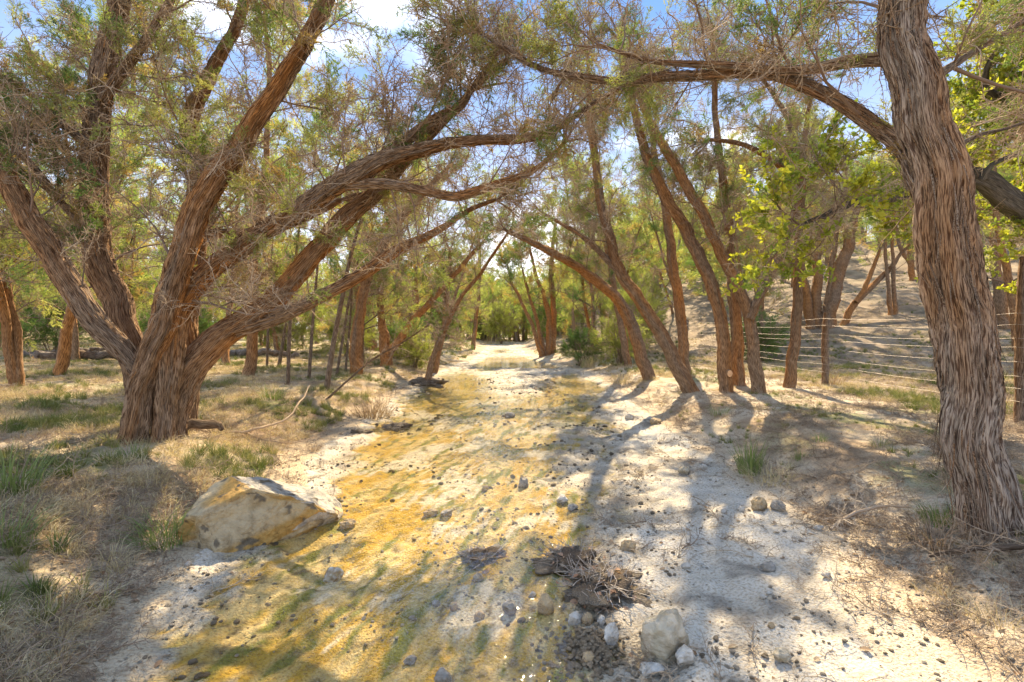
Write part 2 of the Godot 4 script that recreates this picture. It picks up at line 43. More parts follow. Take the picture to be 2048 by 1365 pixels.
var STONES := [
	[0.691, -2.289, 0.205, 0.231, 0.8, 0.3, 0, "large rounded pale limestone at the bottom right of the creek bed"],
	[0.761, -2.19, 0.101, 0.087, 0.8, 0.6, 1, "flat bluish-white angular slab leaning on the large rounded pale limestone"],
	[0.608, -2.177, 0.125, 0.059, 0.8, 0, 1, "broad pale flat stone under the large rounded limestone"],
	[0.47, -2.383, 0.078, 0.13, 0.8, 0.4, 1, "knobby white upright stone left of the large rounded limestone"],
	[0.178, -2.676, 0.088, 0.112, 0.8, 0, 2, "ochre egg-shaped stone at the end of the debris heap"],
	[-0.3, -2.194, 0.081, 0.073, 0.8, 0.4, 3, "grey angular stone in the water at the bottom edge"],
	[-1.122, -3.158, 0.128, 0.099, 0.8, 0.2, 4, "wet brown stone with a white top sitting in the yellow water"],
	[-0.011, -2.728, 0.095, 0.074, 0.8, 0.9, 3, "dark wet stone left of the ochre egg-shaped stone"],
	[0.764, -3.331, 0.103, 0.08, 0.8, 0.2, 2, "tan stone alone on the sand right of the debris heap"],
	[1.919, -3.938, 0.13, 0.107, 0.8, 0.5, 2, "ochre-brown stone near the right tussock, left of its twin"],
	[2.049, -3.9, 0.136, 0.09, 0.8, 1.2, 3, "dull olive stone beside the ochre-brown one near the tussock"],
	[1.498, -2.972, 0.109, 0.062, 0.8, 0.2, 3, "half-buried grey stone on the right sand slope"],
	[0.317, -2.575, 0.085, 0.07, 0.8, 0.2, 1, "cream angular stone below the ochre egg-shaped stone"],
	[0.386, -2.57, 0.065, 0.054, 0.8, 0.7, 2, "small tan stone touching the cream angular one"],
	[0.453, -2.548, 0.059, 0.053, 0.8, 1.7, 1, "small cream stone left of the knobby white one"],
	[0.344, -2.261, 0.07, 0.047, 0.8, 1.0, 2, "tan blocky stone on top of the gravel heap"],
	[1.172, -2.175, 0.084, 0.045, 0.8, 0.4, 0, "tan oval stone at the bottom edge right of centre"],
	[0.435, -4.365, 0.118, 0.073, 0.8, 0.4, 1, "pale stone at the puddle edge with a brown leaf"],
	[0.502, -4.212, 0.106, 0.053, 0.8, 0.8, 3, "flat grey-white stone next to the puddle"],
	[1.051, -3.042, 0.071, 0.038, 0.8, 0.6, 1, "flat white chip on the bare right sand"],
	[1.699, -5.012, 0.107, 0.074, 0.8, 0.2, 0, "pale round stone near the right edge of the bar"],
	[1.918, -5.087, 0.089, 0.059, 0.8, 0.9, 1, "small pale stone right of the round one on the bar"],
	[2.129, -7.542, 0.176, 0.111, 0.8, 0.3, 2, "tan stone in front of the leaning orange-brown juniper"],
	[1.881, -8.092, 0.173, 0.119, 0.8, 0.3, 1, "pale stone by the right water margin of the middle pool"],
	[1.36, -2.673, 0.042, 0.025, 0.8, 0.3, 1, "upper of two small white chips on the sand"],
	[1.306, -2.623, 0.041, 0.025, 0.8, 1.3, 1, "lower of two small white chips on the sand"],
	[1.777, -3.921, 0.069, 0.058, 0.8, 0.5, 1, "small white stone left of the ochre-brown stone"],
	[1.621, -3.879, 0.06, 0.041, 0.8, 0.8, 1, "small bluish-white chip left of the ochre-brown stone"],
	[-1.991, -3.104, 0.042, 0.033, 0.8, 0.8, 1, "white pebble below the hanging grass tuft"],
	[-2.135, -2.593, 0.035, 0.025, 0.8, 0.8, 1, "white pebble among dry grass at lower left"],
	[-2.149, -2.716, 0.048, 0.031, 0.8, 0.2, 1, "pale stone among dry grass at lower left"],
	[1.231, -2.392, 0.037, 0.025, 0.8, 0.8, 2, "small ochre stone on the bare lower right sand"],
	[-1.287, -3.969, 0.131, 0.058, 0.8, 0.8, 2, "low stone at the right tip of the big boulder"],
	[-0.672, -4.196, 0.122, 0.057, 0.8, 0.5, 2, "low brown stone in the shallow riffle"],
	[-0.536, -4.192, 0.106, 0.053, 0.8, 0.8, 3, "grey stone in the shallow riffle right of the low brown one"],
	[0.103, -4.816, 0.121, 0.101, 0.8, 0.8, 3, "dark wet stone in the middle of the flooded bed"],
	[-0.255, -4.833, 0.075, 0.056, 0.8, 0.8, 2, "small tan stone in the middle of the flooded bed"],
	[-0.477, -2.348, 0.059, 0.039, 0.8, 0.2, 3, "dark mossy stone in the stream near the bottom"],
	[-0.173, -2.678, 0.057, 0.051, 0.8, 0.2, 2, "tan stone among stones at the stream centre"],
	[-0.32, -2.757, 0.054, 0.04, 0.8, 1.2, 2, "brown stone among stones at the stream centre"],
	[-0.425, -2.829, 0.06, 0.039, 0.8, 1.9, 3, "grey stone among stones at the stream centre"],
	[-0.034, -8.585, 0.183, 0.117, 0.8, 0.2, 3, "dark stone on the wet flats"],
	[-0.208, -3.094, 0.078, 0.049, 0.8, 1.4, 2, "cream stone below the muddy leaf clump"],
	[0.116, -2.887, 0.056, 0.036, 0.8, 1.0, 1, "pale chip left of the debris heap"],
	[1.743, -2.807, 0.055, 0.029, 0.8, 0.3, 1, "white chip on the right sand near hanging roots"],
	[2.13, -3.513, 0.075, 0.037, 0.8, 0.3, 1, "pale chip above the right sand slope"],
]
var TUFTS := [
	[-2.365, -3.453, 0.27, 0.287, 0, 260, 0.9, "drooping dark green grass tuft hanging over the bank left of the big boulder"],
	[-3.657, -3.7, 0.397, 0.289, 0, 120, 0.5, "long green grass blades at the left edge above the dry grass"],
	[-2.956, -2.968, 0.261, 0.217, 0, 90, 0.7, "lower clump of long green blades at the left edge"],
	[2.301, -4.913, 0.36, 0.168, 0, 150, 0.25, "upright grey-green tussock on the right bank"],
	[2.373, -4.674, 0.274, 0.388, 1, 220, 0.9, "flattened straw fan beside the upright tussock"],
	[2.825, -3.327, 0.179, 0.179, 0, 200, 0.7, "bright green grass clump at the foot of the thick right trunk"],
	[2.611, -3.126, 0.275, 0.259, 2, 190, 1.0, "tangle of pale hanging roots and straw on the right bank slope"],
	[2.272, -2.326, 0.182, 0.193, 1, 110, 0.8, "arching dry stalks at the lower right edge"],
	[-3.981, -8.482, 0.331, 0.331, 0, 120, 0.5, "grass rosette beside the slanting fallen branch"],
	[-2.335, -8.534, 0.5, 0.5, 2, 260, 0.8, "reddish root tangle on the cut left bank"],
	[-2.41, -3.034, 0.207, 0.222, 1, 160, 0.9, "sprawling straw clump left of the hanging green tuft"],
	[-2.172, -2.423, 0.213, 0.308, 1, 260, 1.0, "mat of long bleached dry grass at the lower left"],
	[-2.991, -4.199, 0.246, 0.246, 1, 140, 0.8, "dry curly grass clump above the big boulder"],
	[3.514, -27.448, 0.804, 0.804, 0, 130, 0.5, "green sedge clump by the far pool, right side"],
	[2.767, -18.129, 0.602, 0.62, 1, 130, 0.5, "reddish dry clump on the right margin of the middle pool"],
	[-1.705, -44.756, 0.962, 1.311, 1, 110, 0.5, "pale dry clump left of the far pool"],
	[2.808, -12.976, 0.507, 0.444, 1, 130, 0.7, "straw clump on the bank at the right water margin"],
	[3.063, -7.509, 0.22, 0.22, 0, 80, 0.5, "small green tuft in the striped shadows on the right"],
	[3.315, -5.48, 0.139, 0.134, 0, 80, 0.5, "small green tuft right of the striped shadows"],
	[3.687, -5.1, 0.129, 0.149, 0, 90, 0.5, "small green tuft left of the thick right trunk"],
	[2.88, -5.088, 0.149, 0.099, 0, 70, 0.4, "little bright tuft above the straw fan"],
	[2.623, -2.747, 0.064, 0.08, 0, 80, 0.6, "low green tuft right below the thick trunk"],
	[-2.842, -4.867, 0.143, 0.143, 0, 90, 0.6, "small green tuft on the bank right of the large left juniper"],
	[-3.58, -4.8, 0.169, 0.211, 0, 110, 0.6, "bright green tuft at the foot of the large left juniper"],
	[6.573, -10.473, 0.511, 0.307, 2, 60, 0.6, "dead bent stalks at the foot of the short fence post"],
	[-2.353, -6.003, 0.199, 0.117, 2, 90, 0.6, "dark weed clump at the left water margin"],
]
var EDGE_L := [[-6, -1.7], [2.16, -1.6], [3.45, -2.03], [4.45, -1.84], [6.27, -2.35], [7.9, -2.34], [10.6, -2.42], [13.4, -2.54], [18, -2.36], [23.6, -1.9], [34, -1.9], [60, -2.5], [90, -2.5]]
var EDGE_R := [[-6, 1.5], [2.16, 1.53], [3.45, 2.05], [4.45, 1.98], [6.27, 2.24], [7.9, 2.2], [10.6, 2.34], [13.4, 2.5], [18, 2.3], [23.6, 1.3], [34, 0.6], [60, 1.0], [90, 1.0]]

# lateral profile of the creek bed: metres along the creek, then bed height from the left to the right margin (water stands at 0)
var BED := [
	[-6.0, .03, -.05, -.06, -.05, .01, .05, .07, .10],
	[1.5, .03, -.06, -.075, -.06, -.015, .045, .07, .10],
	[3.0, .04, -.055, -.065, -.05, -.01, .045, .07, .10],
	[4.5, .04, -.05, -.045, -.035, -.01, .03, .06, .10],
	[7.0, .04, -.04, -.032, -.025, -.022, .005, .04, .08],
	[10.0, .03, -.06, -.05, -.01, -.025, -.02, .02, .06],
	[13.0, .03, -.07, -.06, .02, .03, -.04, -.05, .05],
	[16.0, .03, -.04, .02, .05, .06, .03, -.025, .05],
	[18.0, .05, .03, .0, .035, .045, .04, .04, .05],
	[20.0, .05, .0, -.06, -.07, -.07, -.07, -.05, .05],
	[24.0, .05, .03, -.04, -.05, -.06, -.05, .0, .05],
	[27.0, .05, .05, .05, .03, .05, .05, .05, .05],
	[33.0, .05, .03, .0, -.03, -.02, .03, .05, .05],
	[36.0, .06, .05, .03, .03, .03, .05, .05, .05],
	[90.0, .06, .05, .05, .05, .05, .05, .05, .05],
]
var rng := RandomNumberGenerator.new()
var na := FastNoiseLite.new()
var nb := FastNoiseLite.new()
var nc := FastNoiseLite.new()
var edge_l := PackedFloat32Array()
var edge_r := PackedFloat32Array()
var bed_rows := []
var M := {}
var PROTO := {}
var taken := {}


# ------------------------------------------------------------------ small helpers
class Buf:
	var v := PackedVector3Array()
	var n := PackedVector3Array()
	var uv := PackedVector2Array()
	var c := PackedColorArray()
	var ix := PackedInt32Array()

	func put(p: Vector3, nn: Vector3, u: Vector2, col: Color) -> int:
		v.push_back(p)
		n.push_back(nn)
		uv.push_back(u)
		c.push_back(col)
		return v.size() - 1

	func tri(a: Vector3, b: Vector3, d: Vector3, col: Color) -> void:
		var nn := (d - a).cross(b - a).normalized()
		var i := put(a, nn, Vector2(a.x, a.y), col)
		put(b, nn, Vector2(b.x, b.y), col)
		put(d, nn, Vector2(d.x, d.y), col)
		ix.push_back(i)
		ix.push_back(i + 1)
		ix.push_back(i + 2)

	func mesh(smooth := false) -> ArrayMesh:
		var a := []
		a.resize(Mesh.ARRAY_MAX)
		a[Mesh.ARRAY_VERTEX] = v
		a[Mesh.ARRAY_TEX_UV] = uv
		a[Mesh.ARRAY_COLOR] = c
		a[Mesh.ARRAY_INDEX] = ix
		a[Mesh.ARRAY_NORMAL] = n
		var m := ArrayMesh.new()
		if smooth:
			var st := SurfaceTool.new()
			st.create_from_arrays(a)
			st.generate_normals()
			return st.commit()
		m.add_surface_from_arrays(Mesh.PRIMITIVE_TRIANGLES, a)
		return m


class Inst:
	var b := PackedFloat32Array()

	func put(q: Basis, o: Vector3, k: Color) -> void:
		b.append_array([q.x.x, q.y.x, q.z.x, o.x, q.x.y, q.y.y, q.z.y, o.y, q.x.z, q.y.z, q.z.z, o.z, k.r, k.g, k.b, 1.0])

	func count() -> int:
		return b.size() / 16


func numbered(called: String) -> String:
	var n: int = taken.get(called, 0)
	taken[called] = n + 1
	return called if n == 0 else "%s_%03d" % [called, n]


func meta(o: Node, label: String, category := "", group := "", kind := "") -> void:
	if label:
		o.set_meta("label", label)
	if category:
		o.set_meta("category", category)
	if group:
		o.set_meta("group", group)
	if kind:
		o.set_meta("kind", kind)


func thing(called: String, label: String, category: String, where: Vector3, group := "") -> Node3D:
	var o := Node3D.new()
	o.name = numbered(called)
	add_child(o)
	o.position = where
	meta(o, label, category, group)
	return o


func part(called: String, mesh: Mesh, mat: Material, parent: Node3D, kind := "") -> MeshInstance3D:
	var o := MeshInstance3D.new()
	o.name = called
	o.mesh = mesh
	o.material_override = mat
	parent.add_child(o, true)
	if kind:
		o.set_meta("kind", kind)
	return o


func top(called: String, mesh: Mesh, mat: Material, label: String, category := "", group := "", kind := "") -> MeshInstance3D:
	var o := MeshInstance3D.new()
	o.name = numbered(called)
	o.mesh = mesh
	o.material_override = mat
	add_child(o)
	meta(o, label, category, group, kind)
	return o


func swarm(called: String, inst: Inst, mesh: Mesh, mat: Material, parent: Node3D, label := "", category := "") -> void:
	if inst.count() == 0:
		return
	var mm := MultiMesh.new()
	mm.transform_format = MultiMesh.TRANSFORM_3D
	mm.use_colors = true
	mm.mesh = mesh
	mm.instance_count = inst.count()
	mm.buffer = inst.b
	var o := MultiMeshInstance3D.new()
	o.name = called if parent != self else numbered(called)
	o.multimesh = mm
	o.material_override = mat
	parent.add_child(o, true)
	meta(o, label, category, "", "stuff")


func rnd(a: float, b: float) -> float:
	return rng.randf_range(a, b)


func rvec() -> Vector3:
	return Vector3(rng.randf_range(-1, 1), rng.randf_range(-1, 1), rng.randf_range(-1, 1))


func along(dir: Vector3, roll: float, s: float, sy := 1.0) -> Basis:
	var y := dir.normalized()
	var x := y.cross(Vector3(0.31, 0.2, 0.93)).normalized()
	if x.length_squared() < .1:
		x = Vector3.RIGHT
	x = x.rotated(y, roll)
	return Basis(x * s, y * s * sy, x.cross(y) * s)


func sst(a: float, b: float, x: float) -> float:
	return smoothstep(a, b, x)


# ------------------------------------------------------------------ terrain
func table(t: Array, x: float) -> float:
	for i in range(1, t.size()):
		if x <= t[i][0]:
			return lerpf(t[i - 1][1], t[i][1], clampf((x - t[i - 1][0]) / (t[i][0] - t[i - 1][0]), 0, 1))
	return t[-1][1]


func prepare_terrain() -> void:
	for i in 385:
		edge_l.push_back(table(EDGE_L, -6.0 + i * .25))
		edge_r.push_back(table(EDGE_R, -6.0 + i * .25))
		var d := -6.0 + i * .25
		var row := PackedFloat32Array()
		for k in range(1, BED.size()):
			if d <= BED[k][0]:
				var t := clampf((d - BED[k - 1][0]) / (BED[k][0] - BED[k - 1][0]), 0, 1)
				for j in range(1, 9):
					row.push_back(lerpf(BED[k - 1][j], BED[k][j], t))
				break
		bed_rows.push_back(row)


var U := 0.0      # where gh() last looked: share of the creek width, below 0 or above 1 on the banks
var OUT := 0.0    # metres from the margin

const BED_U := [0.0, .15, .3, .45, .6, .75, .9, 1.0]


func gh(x: float, z: float) -> float:
	var d := -z
	var f := clampf((d + 6.0) * 4.0, 0.0, 383.0)
	var i := int(f)
	var jig := .16 * na.get_noise_2d(x * 9.0, z * 9.0) + .05 * na.get_noise_2d(x * 40.0, z * 40.0 + 77.0)
	var l := lerpf(edge_l[i], edge_l[i + 1], f - i) + jig
	var r := lerpf(edge_r[i], edge_r[i + 1], f - i) + jig
	U = (x - l) / (r - l)
	var h := 0.0
	var row: PackedFloat32Array = bed_rows[i]
	if U <= 0.0:
		OUT = l - x
		h = row[0] * (1.0 - sst(0, .6, OUT)) + .30 * sst(0, 1.5, OUT) + .012 * maxf(0, OUT - 1.5)
		var rough := sst(0, .5, OUT)
		h += rough * (.05 * na.get_noise_2d(x * 7.0, z * 7.0) + .022 * na.get_noise_2d(x * 30.0, z * 30.0))
		h += .006 * na.get_noise_2d(x * 110.0, z * 110.0)
	elif U >= 1.0:
		OUT = x - r
		h = row[7] * (1.0 - sst(0, .6, OUT)) + .30 * sst(0, 1.3, OUT) + .010 * maxf(0, OUT - 1.3)
		var rough := sst(0, .5, OUT)
		h += rough * (.045 * na.get_noise_2d(x * 7.0, z * 7.0) + .02 * na.get_noise_2d(x * 30.0, z * 30.0))
		h += .006 * na.get_noise_2d(x * 110.0, z * 110.0)
	else:
		OUT = 0.0
		var k := 0
		while k < 6 and U > BED_U[k + 1]:
			k += 1
		h = lerpf(row[k], row[k + 1], (U - BED_U[k]) / (BED_U[k + 1] - BED_U[k]))
		h += .034 * na.get_noise_2d(x * 22.0, z * 13.0) + .026 * na.get_noise_2d(x * 75.0 + 50.0, z * 60.0) + .013 * na.get_noise_2d(x * 190.0, z * 170.0)
	var q := x * .75 + d * .65
	if x > 4.0 and q > 18.0:
		h += sst(4, 11, x) * .22 * minf(q - 18.0, 45.0) * (1.0 + .12 * na.get_noise_2d(x * 2.0, z * 2.0))
	return h


func ground_at(x: float, z: float) -> Vector3:
	return Vector3(x, gh(x, z), z)


func mixc(a: Color, b: Color, t: float) -> Color:
	return a.lerp(b, clampf(t, 0, 1))


func soil(x: float, z: float, h: float) -> Color:
	var u := U
	var out := OUT
	var fine := na.get_noise_2d(x * 60.0 + 9.0, z * 60.0)
	var mid := na.get_noise_2d(x * 14.0 - 31.0, z * 14.0)
	var big := na.get_noise_2d(x * 3.0 + 200.0, z * 3.0)
	if u > 0.0 and u < 1.0:
		var silt := Color(.62, .56, .45)
		silt = mixc(silt, Color(.50, .43, .32), .5 + mid + fine * .5)
		silt = mixc(silt, Color(.30, .26, .20), sst(.12, .55, fine + .5 * mid))
		silt = mixc(silt, Color(.33, .28, .20), .75 * sst(.035, .008, h + .02 * mid))
		if h < .016:
			# algae and ochre film on the flooded bed, drawn out along the current
			var flow := na.get_noise_2d(x * 60.0 + z * 16.0, z * 13.0 + 400.0)
			var flow2 := na.get_noise_2d(x * 120.0 + z * 32.0 + 80.0, z * 24.0)
			var flow3 := na.get_noise_2d(x * 270.0 + z * 72.0 + 30.0, z * 50.0)
			var ochre := mixc(Color(.47, .29, .04), Color(.58, .44, .19), .45 + flow * 1.5 + flow3 * .7)
			ochre = mixc(ochre, Color(.17, .17, .035), sst(.02, .34, flow2 + .45 * mid + .3 * flow3))
			ochre = mixc(ochre, Color(.60, .51, .34), sst(.08, .36, mid - .5 * flow + .35 * flow3))
			ochre = mixc(ochre, Color(.50, .32, .03), .75 * sst(9.0, 12.0, -z) * sst(-.02, -.05, h))
			ochre = mixc(ochre, Color(.20, .15, .07), sst(.3, .5, na.get_noise_2d(x * 150.0 + 600.0, z * 150.0)))
			silt = mixc(silt, ochre, sst(.010, -.010, h + .012 * fine))
		return silt
	var sand := Color(.58, .49, .36) if u > 1.0 else Color(.52, .42, .28)
	sand = mixc(sand, Color(.46, .35, .22), .4 + big + mid * .6)
	var litter := mixc(Color(.22, .145, .085), Color(.40, .29, .18), .5 + fine * 1.6)
	var amount := sst(-.05, .35, mid * .8 + fine * .5 + big * .5)
	if u > 1.0:
		amount *= .75
		amount = maxf(amount, .85 * sst(2.8, 5.5, out))
	sand = mixc(sand, litter, amount * sst(.1, .8, out))
	var moss := Color(.15, .19, .05)
	sand = mixc(sand, moss, .6 * sst(.12, .4, na.get_noise_2d(x * 9.0 + 700.0, z * 9.0) + .3 * fine) * sst(.4, 1.4, out))
	if x > 5.5:
		var field := sst(5.5, 7.0, x + mid)
		sand = mixc(sand, mixc(Color(.20, .15, .10), Color(.40, .31, .21), .45 + mid * 1.2 + fine * .8), .85 * field)
	return sand


func build_ground() -> void:
	var n := 700
	var k := 5.6
	var reach := 170.0
	var sk := sinh(k)
	var b := Buf.new()
	var zs := PackedFloat32Array()
	var xs := PackedFloat32Array()
	for i in n + 1:
		var t := -1.0 + 2.0 * i / n
		xs.push_back(reach * sinh(k * t) / sk)
		zs.push_back(-4.2 + reach * sinh(k * t) / sk)
	for j in n + 1:
		for i in n + 1:
			var x := xs[i]
			var z := zs[j]
			var h := gh(x, z)
			b.v.push_back(Vector3(x, h, z))
			b.c.push_back(soil(x, z, h))
	b.n.resize(b.v.size())
	b.uv.resize(b.v.size())
	for j in n + 1:
		for i in n + 1:
			var o := j * (n + 1) + i
			var e := b.v[o + (1 if i < n else 0)] - b.v[o - (1 if i > 0 else 0)]
			var s := b.v[o + (n + 1 if j < n else 0)] - b.v[o - (n + 1 if j > 0 else 0)]
			b.n[o] = s.cross(e).normalized()
			if i < n and j < n:
				b.ix.append_array([o, o + 1, o + n + 1, o + 1, o + n + 2, o + n + 1])
	top("ground", b.mesh(), M.soil, "", "", "", "structure")


func build_water() -> void:
	var b := Buf.new()
	var rows := 0
	var d := -3.0
	while d < 60.0:
		var f := clampf((d + 6.0) * 4.0, 0, 383)
		var l := edge_l[int(f)] - .25
		var r := edge_r[int(f)] + .25
		for i in 13:
			b.put(Vector3(lerpf(l, r, i / 12.0), 0.0, -d), Vector3.UP, Vector2(lerpf(l, r, i / 12.0), d), Color.WHITE)
		if rows > 0:
			for i in 12:
				var o := rows * 13 + i
				b.ix.append_array([o - 13, o, o - 12, o - 12, o, o + 1])
		rows += 1
		d += .25
	top("creek_water", b.mesh(), M.water, "", "", "", "structure")


# ------------------------------------------------------------------ materials
func noise_tex(seed_: int, freq: float, ramp: Array, size := 512, octaves := 4, kind := FastNoiseLite.TYPE_SIMPLEX_SMOOTH, fractal := FastNoiseLite.FRACTAL_FBM) -> NoiseTexture2D:
	var f := FastNoiseLite.new()
	f.seed = seed_
	f.noise_type = kind
	f.frequency = freq
	f.fractal_type = fractal
	f.fractal_octaves = octaves
	var t := NoiseTexture2D.new()
	t.width = size
	t.height = size
	t.seamless = true
	t.noise = f
	if ramp:
		var g := Gradient.new()
		var offs := PackedFloat32Array()
		var cols := PackedColorArray()
		for r in ramp:
			offs.push_back(r[0])
			cols.push_back(r[1])
		g.offsets = offs
		g.colors = cols
		t.color_ramp = g
	return t


func lin(r: float, g: float, b: float) -> Color:
	return Color(r, g, b).linear_to_srgb()


func base_mat(rough := .9) -> StandardMaterial3D:
	var m := StandardMaterial3D.new()
	m.roughness = rough
	m.vertex_color_use_as_albedo = true
	m.cull_mode = BaseMaterial3D.CULL_DISABLED
	m.metallic_specular = .3
	return m


func make_materials() -> void:
	var grain := noise_tex(3, .05, [[0.0, lin(.38, .33, .28)], [.28, lin(.66, .61, .55)], [.45, lin(.90, .88, .85)], [.66, lin(1, 1, 1)], [1.0, lin(1, 1, 1)]], 1024, 6)
	var relief := noise_tex(5, .055, [], 1024, 5)
	var m := base_mat(.93)
	m.albedo_texture = grain
	m.uv1_triplanar = true
	m.uv1_world_triplanar = true
	m.uv1_scale = Vector3.ONE * .83
	m.heightmap_enabled = true
	m.heightmap_texture = relief
	m.heightmap_scale = 1.0
	M.soil = m

	var w := StandardMaterial3D.new()
	w.transparency = BaseMaterial3D.TRANSPARENCY_ALPHA
	w.albedo_color = Color(.45, .36, .12, .06)
	w.roughness = .03
	w.metallic_specular = .5
	w.normal_enabled = true
	var rip := noise_tex(11, .018, [], 512, 4)
	rip.as_normal_map = true
	rip.bump_strength = 5.0
	w.normal_texture = rip
	w.normal_scale = .6
	w.uv1_scale = Vector3(1.5, .9, 1)
	M.water = w

	# stringy bark: noise stretched along the stem by the uv scale
	var fibre := noise_tex(21, .03, [[0.0, lin(.14, .11, .10)], [.36, lin(.34, .28, .25)], [.47, lin(.80, .77, .75)], [.60, lin(1, 1, 1)], [1.0, lin(1, 1, 1)]], 1024, 4)
	var fibre_h := noise_tex(21, .03, [], 1024, 4)
	m = base_mat(.92)
	m.albedo_texture = fibre
	m.heightmap_enabled = true
	m.heightmap_texture = fibre_h
	m.heightmap_scale = 2.2
	M.bark = m
	m = base_mat(.95)
	var crack := noise_tex(31, .05, [[0.0, lin(.3, .28, .26)], [.45, lin(.8, .8, .8)], [.6, lin(1, 1, 1)], [1.0, lin(1, 1, 1)]], 512, 4)
	m.albedo_texture = crack
	m.heightmap_enabled = true
	m.heightmap_texture = crack
	m.heightmap_scale = 2.0
	M.oak_bark = m
	M.twig = base_mat(.9)
	m = base_mat(.65)
	m.backlight_enabled = true
	m.backlight = lin(.9, 1.0, .5)
	M.leaf = m
	m = base_mat(.8)
	m.backlight_enabled = true
	m.backlight = lin(.4, .42, .25)
	M.grass = m
	m = base_mat(.88)
	m.albedo_texture = noise_tex(41, .012, [[0.0, lin(.45, .42, .38)], [.4, lin(.85, .84, .82)], [.6, lin(1, 1, 1)], [1.0, lin(.95, .9, .8)]], 512, 6)
	m.uv1_triplanar = true
	m.uv1_scale = Vector3.ONE * 1.6
	m.heightmap_enabled = true
	m.heightmap_texture = noise_tex(43, .03, [], 512, 6)
	m.heightmap_scale = 1.6
	M.stone = m
	m = base_mat(.85)
	m.albedo_texture = noise_tex(47, .02, [[0.0, lin(.06, .055, .05)], [.33, lin(.34, .31, .26)], [.46, lin(.95, .9, .8)], [.62, lin(1, .80, .45)], [1.0, lin(.9, .62, .22)]], 512, 5)
	m.uv1_triplanar = true
	m.uv1_scale = Vector3.ONE * .9
	m.heightmap_enabled = true
	m.heightmap_texture = noise_tex(48, .025, [], 512, 6)
	m.heightmap_scale = 2.5
	M.boulder = m
	m = base_mat(.93)
	m.albedo_texture = grain
	m.uv1_triplanar = true
	m.uv1_scale = Vector3.ONE * 2.0
	m.heightmap_enabled = true
	m.heightmap_texture = relief
	m.heightmap_scale = 4.0
	M.clod = m
	m = base_mat(.55)
	m.metallic = .6
	M.wire = m


# ------------------------------------------------------------------ stems and branches
func smooth_path(q: Array, step: float) -> Array:
	var pts := PackedVector3Array()
	var rad := PackedFloat32Array()
	for i in q.size() - 1:
		var a: Array = q[maxi(i - 1, 0)]
		var b: Array = q[i]
		var c: Array = q[i + 1]
		var e: Array = q[mini(i + 2, q.size() - 1)]
		var pb := Vector3(b[0], b[1], b[2])
		var pc := Vector3(c[0], c[1], c[2])
		var n := maxi(2, int(pb.distance_to(pc) / step))
		for k in n:
			var t := float(k) / n
			pts.push_back(pb.cubic_interpolate(pc, Vector3(a[0], a[1], a[2]), Vector3(e[0], e[1], e[2]), t))
			rad.push_back(lerpf(b[3], c[3], t))
	var z: Array = q[-1]
	pts.push_back(Vector3(z[0], z[1], z[2]))
	rad.push_back(z[3])
	return [pts, rad]


func tube(b: Buf, pts: PackedVector3Array, rad: PackedFloat32Array, sides: int, relief: float, twist: float, tint: Color, tint2: Color, key: float, flute := .22) -> void:
	var n := pts.size()
	var first := b.v.size()
	var t0 := (pts[1] - pts[0]).normalized()
	var x := t0.cross(Vector3(.2, .1, 1)).normalized()
	var s := 0.0
	var turns := maxf(1.0, roundf(TAU * rad[n / 3] / .21))
	for i in n:
		var t := (pts[mini(i + 1, n - 1)] - pts[maxi(i - 1, 0)]).normalized()
		x = (x - t * x.dot(t)).normalized()
		var y := t.cross(x)
		if i > 0:
			s += pts[i].distance_to(pts[i - 1])
		var r := rad[i]
		for j in sides + 1:
			var an := TAU * (j % sides) / sides
			var dir := x * cos(an) + y * sin(an)
			var rr := r
			var col := tint
			if relief > 0.0:
				var tw := an + s * twist
				var cx := cos(tw)
				var sx := sin(tw)
				var lobe := nb.get_noise_3d(cx * 55.0 + key, sx * 55.0, s * 12.0)
				var m := maxf(r, .04) * 1900.0
				var ridge := nb.get_noise_3d(cx * m, sx * m + key, s * 60.0)
				var fib := nb.get_noise_3d(cx * m * .4 + key, sx * m * .4, s * 26.0)
				rr = r * (.97 + flute * lobe) + relief * (.55 - absf(ridge) * 3.6 + 1.2 * fib)
				col = tint.lerp(tint2, clampf(.5 + 1.3 * nc.get_noise_3d(cx * 14.0 + key, sx * 14.0, s * 16.0) + .5 * fib, 0, 1))
			b.v.push_back(pts[i] + dir * rr)
			b.n.push_back(dir)
			b.uv.push_back(Vector2(float(j) / sides * turns + s * twist / TAU * turns, s / 4.6))
			b.c.push_back(col)
		if i > 0:
			for j in sides:
				var o := first + (i - 1) * (sides + 1) + j
				b.ix.append_array([o, o + sides + 1, o + 1, o + 1, o + sides + 1, o + sides + 2])


func stick(b: Buf, p: Vector3, q: Vector3, r0: float, r1: float, col: Color, sides := 3) -> void:
	var t := (q - p).normalized()
	var x := t.cross(Vector3(.3, .9, .33)).normalized()
	var y := t.cross(x)
	var o := b.v.size()
	for j in sides:
		var an := TAU * j / sides
		var dir := x * cos(an) + y * sin(an)
		b.put(p + dir * r0, dir, Vector2(j, 0), col)
		b.put(q + dir * r1, dir, Vector2(j, 1), col)
	for j in sides:
		var k := (j + 1) % sides
		b.ix.append_array([o + j * 2, o + j * 2 + 1, o + k * 2, o + k * 2, o + j * 2 + 1, o + k * 2 + 1])


func diamond(b: Buf, p: Vector3, dir: Vector3, side: Vector3, l: float, w: float, col: Color) -> void:
	var nn := dir.cross(side).normalized()
	var o := b.put(p, nn, Vector2.ZERO, col)
	b.put(p + dir * l * .45 + side * w, nn, Vector2.ZERO, col)
	b.put(p + dir * l, nn, Vector2.ZERO, col)
	b.put(p + dir * l * .45 - side * w, nn, Vector2.ZERO, col)
	b.ix.append_array([o, o + 1, o + 2, o, o + 2, o + 3])


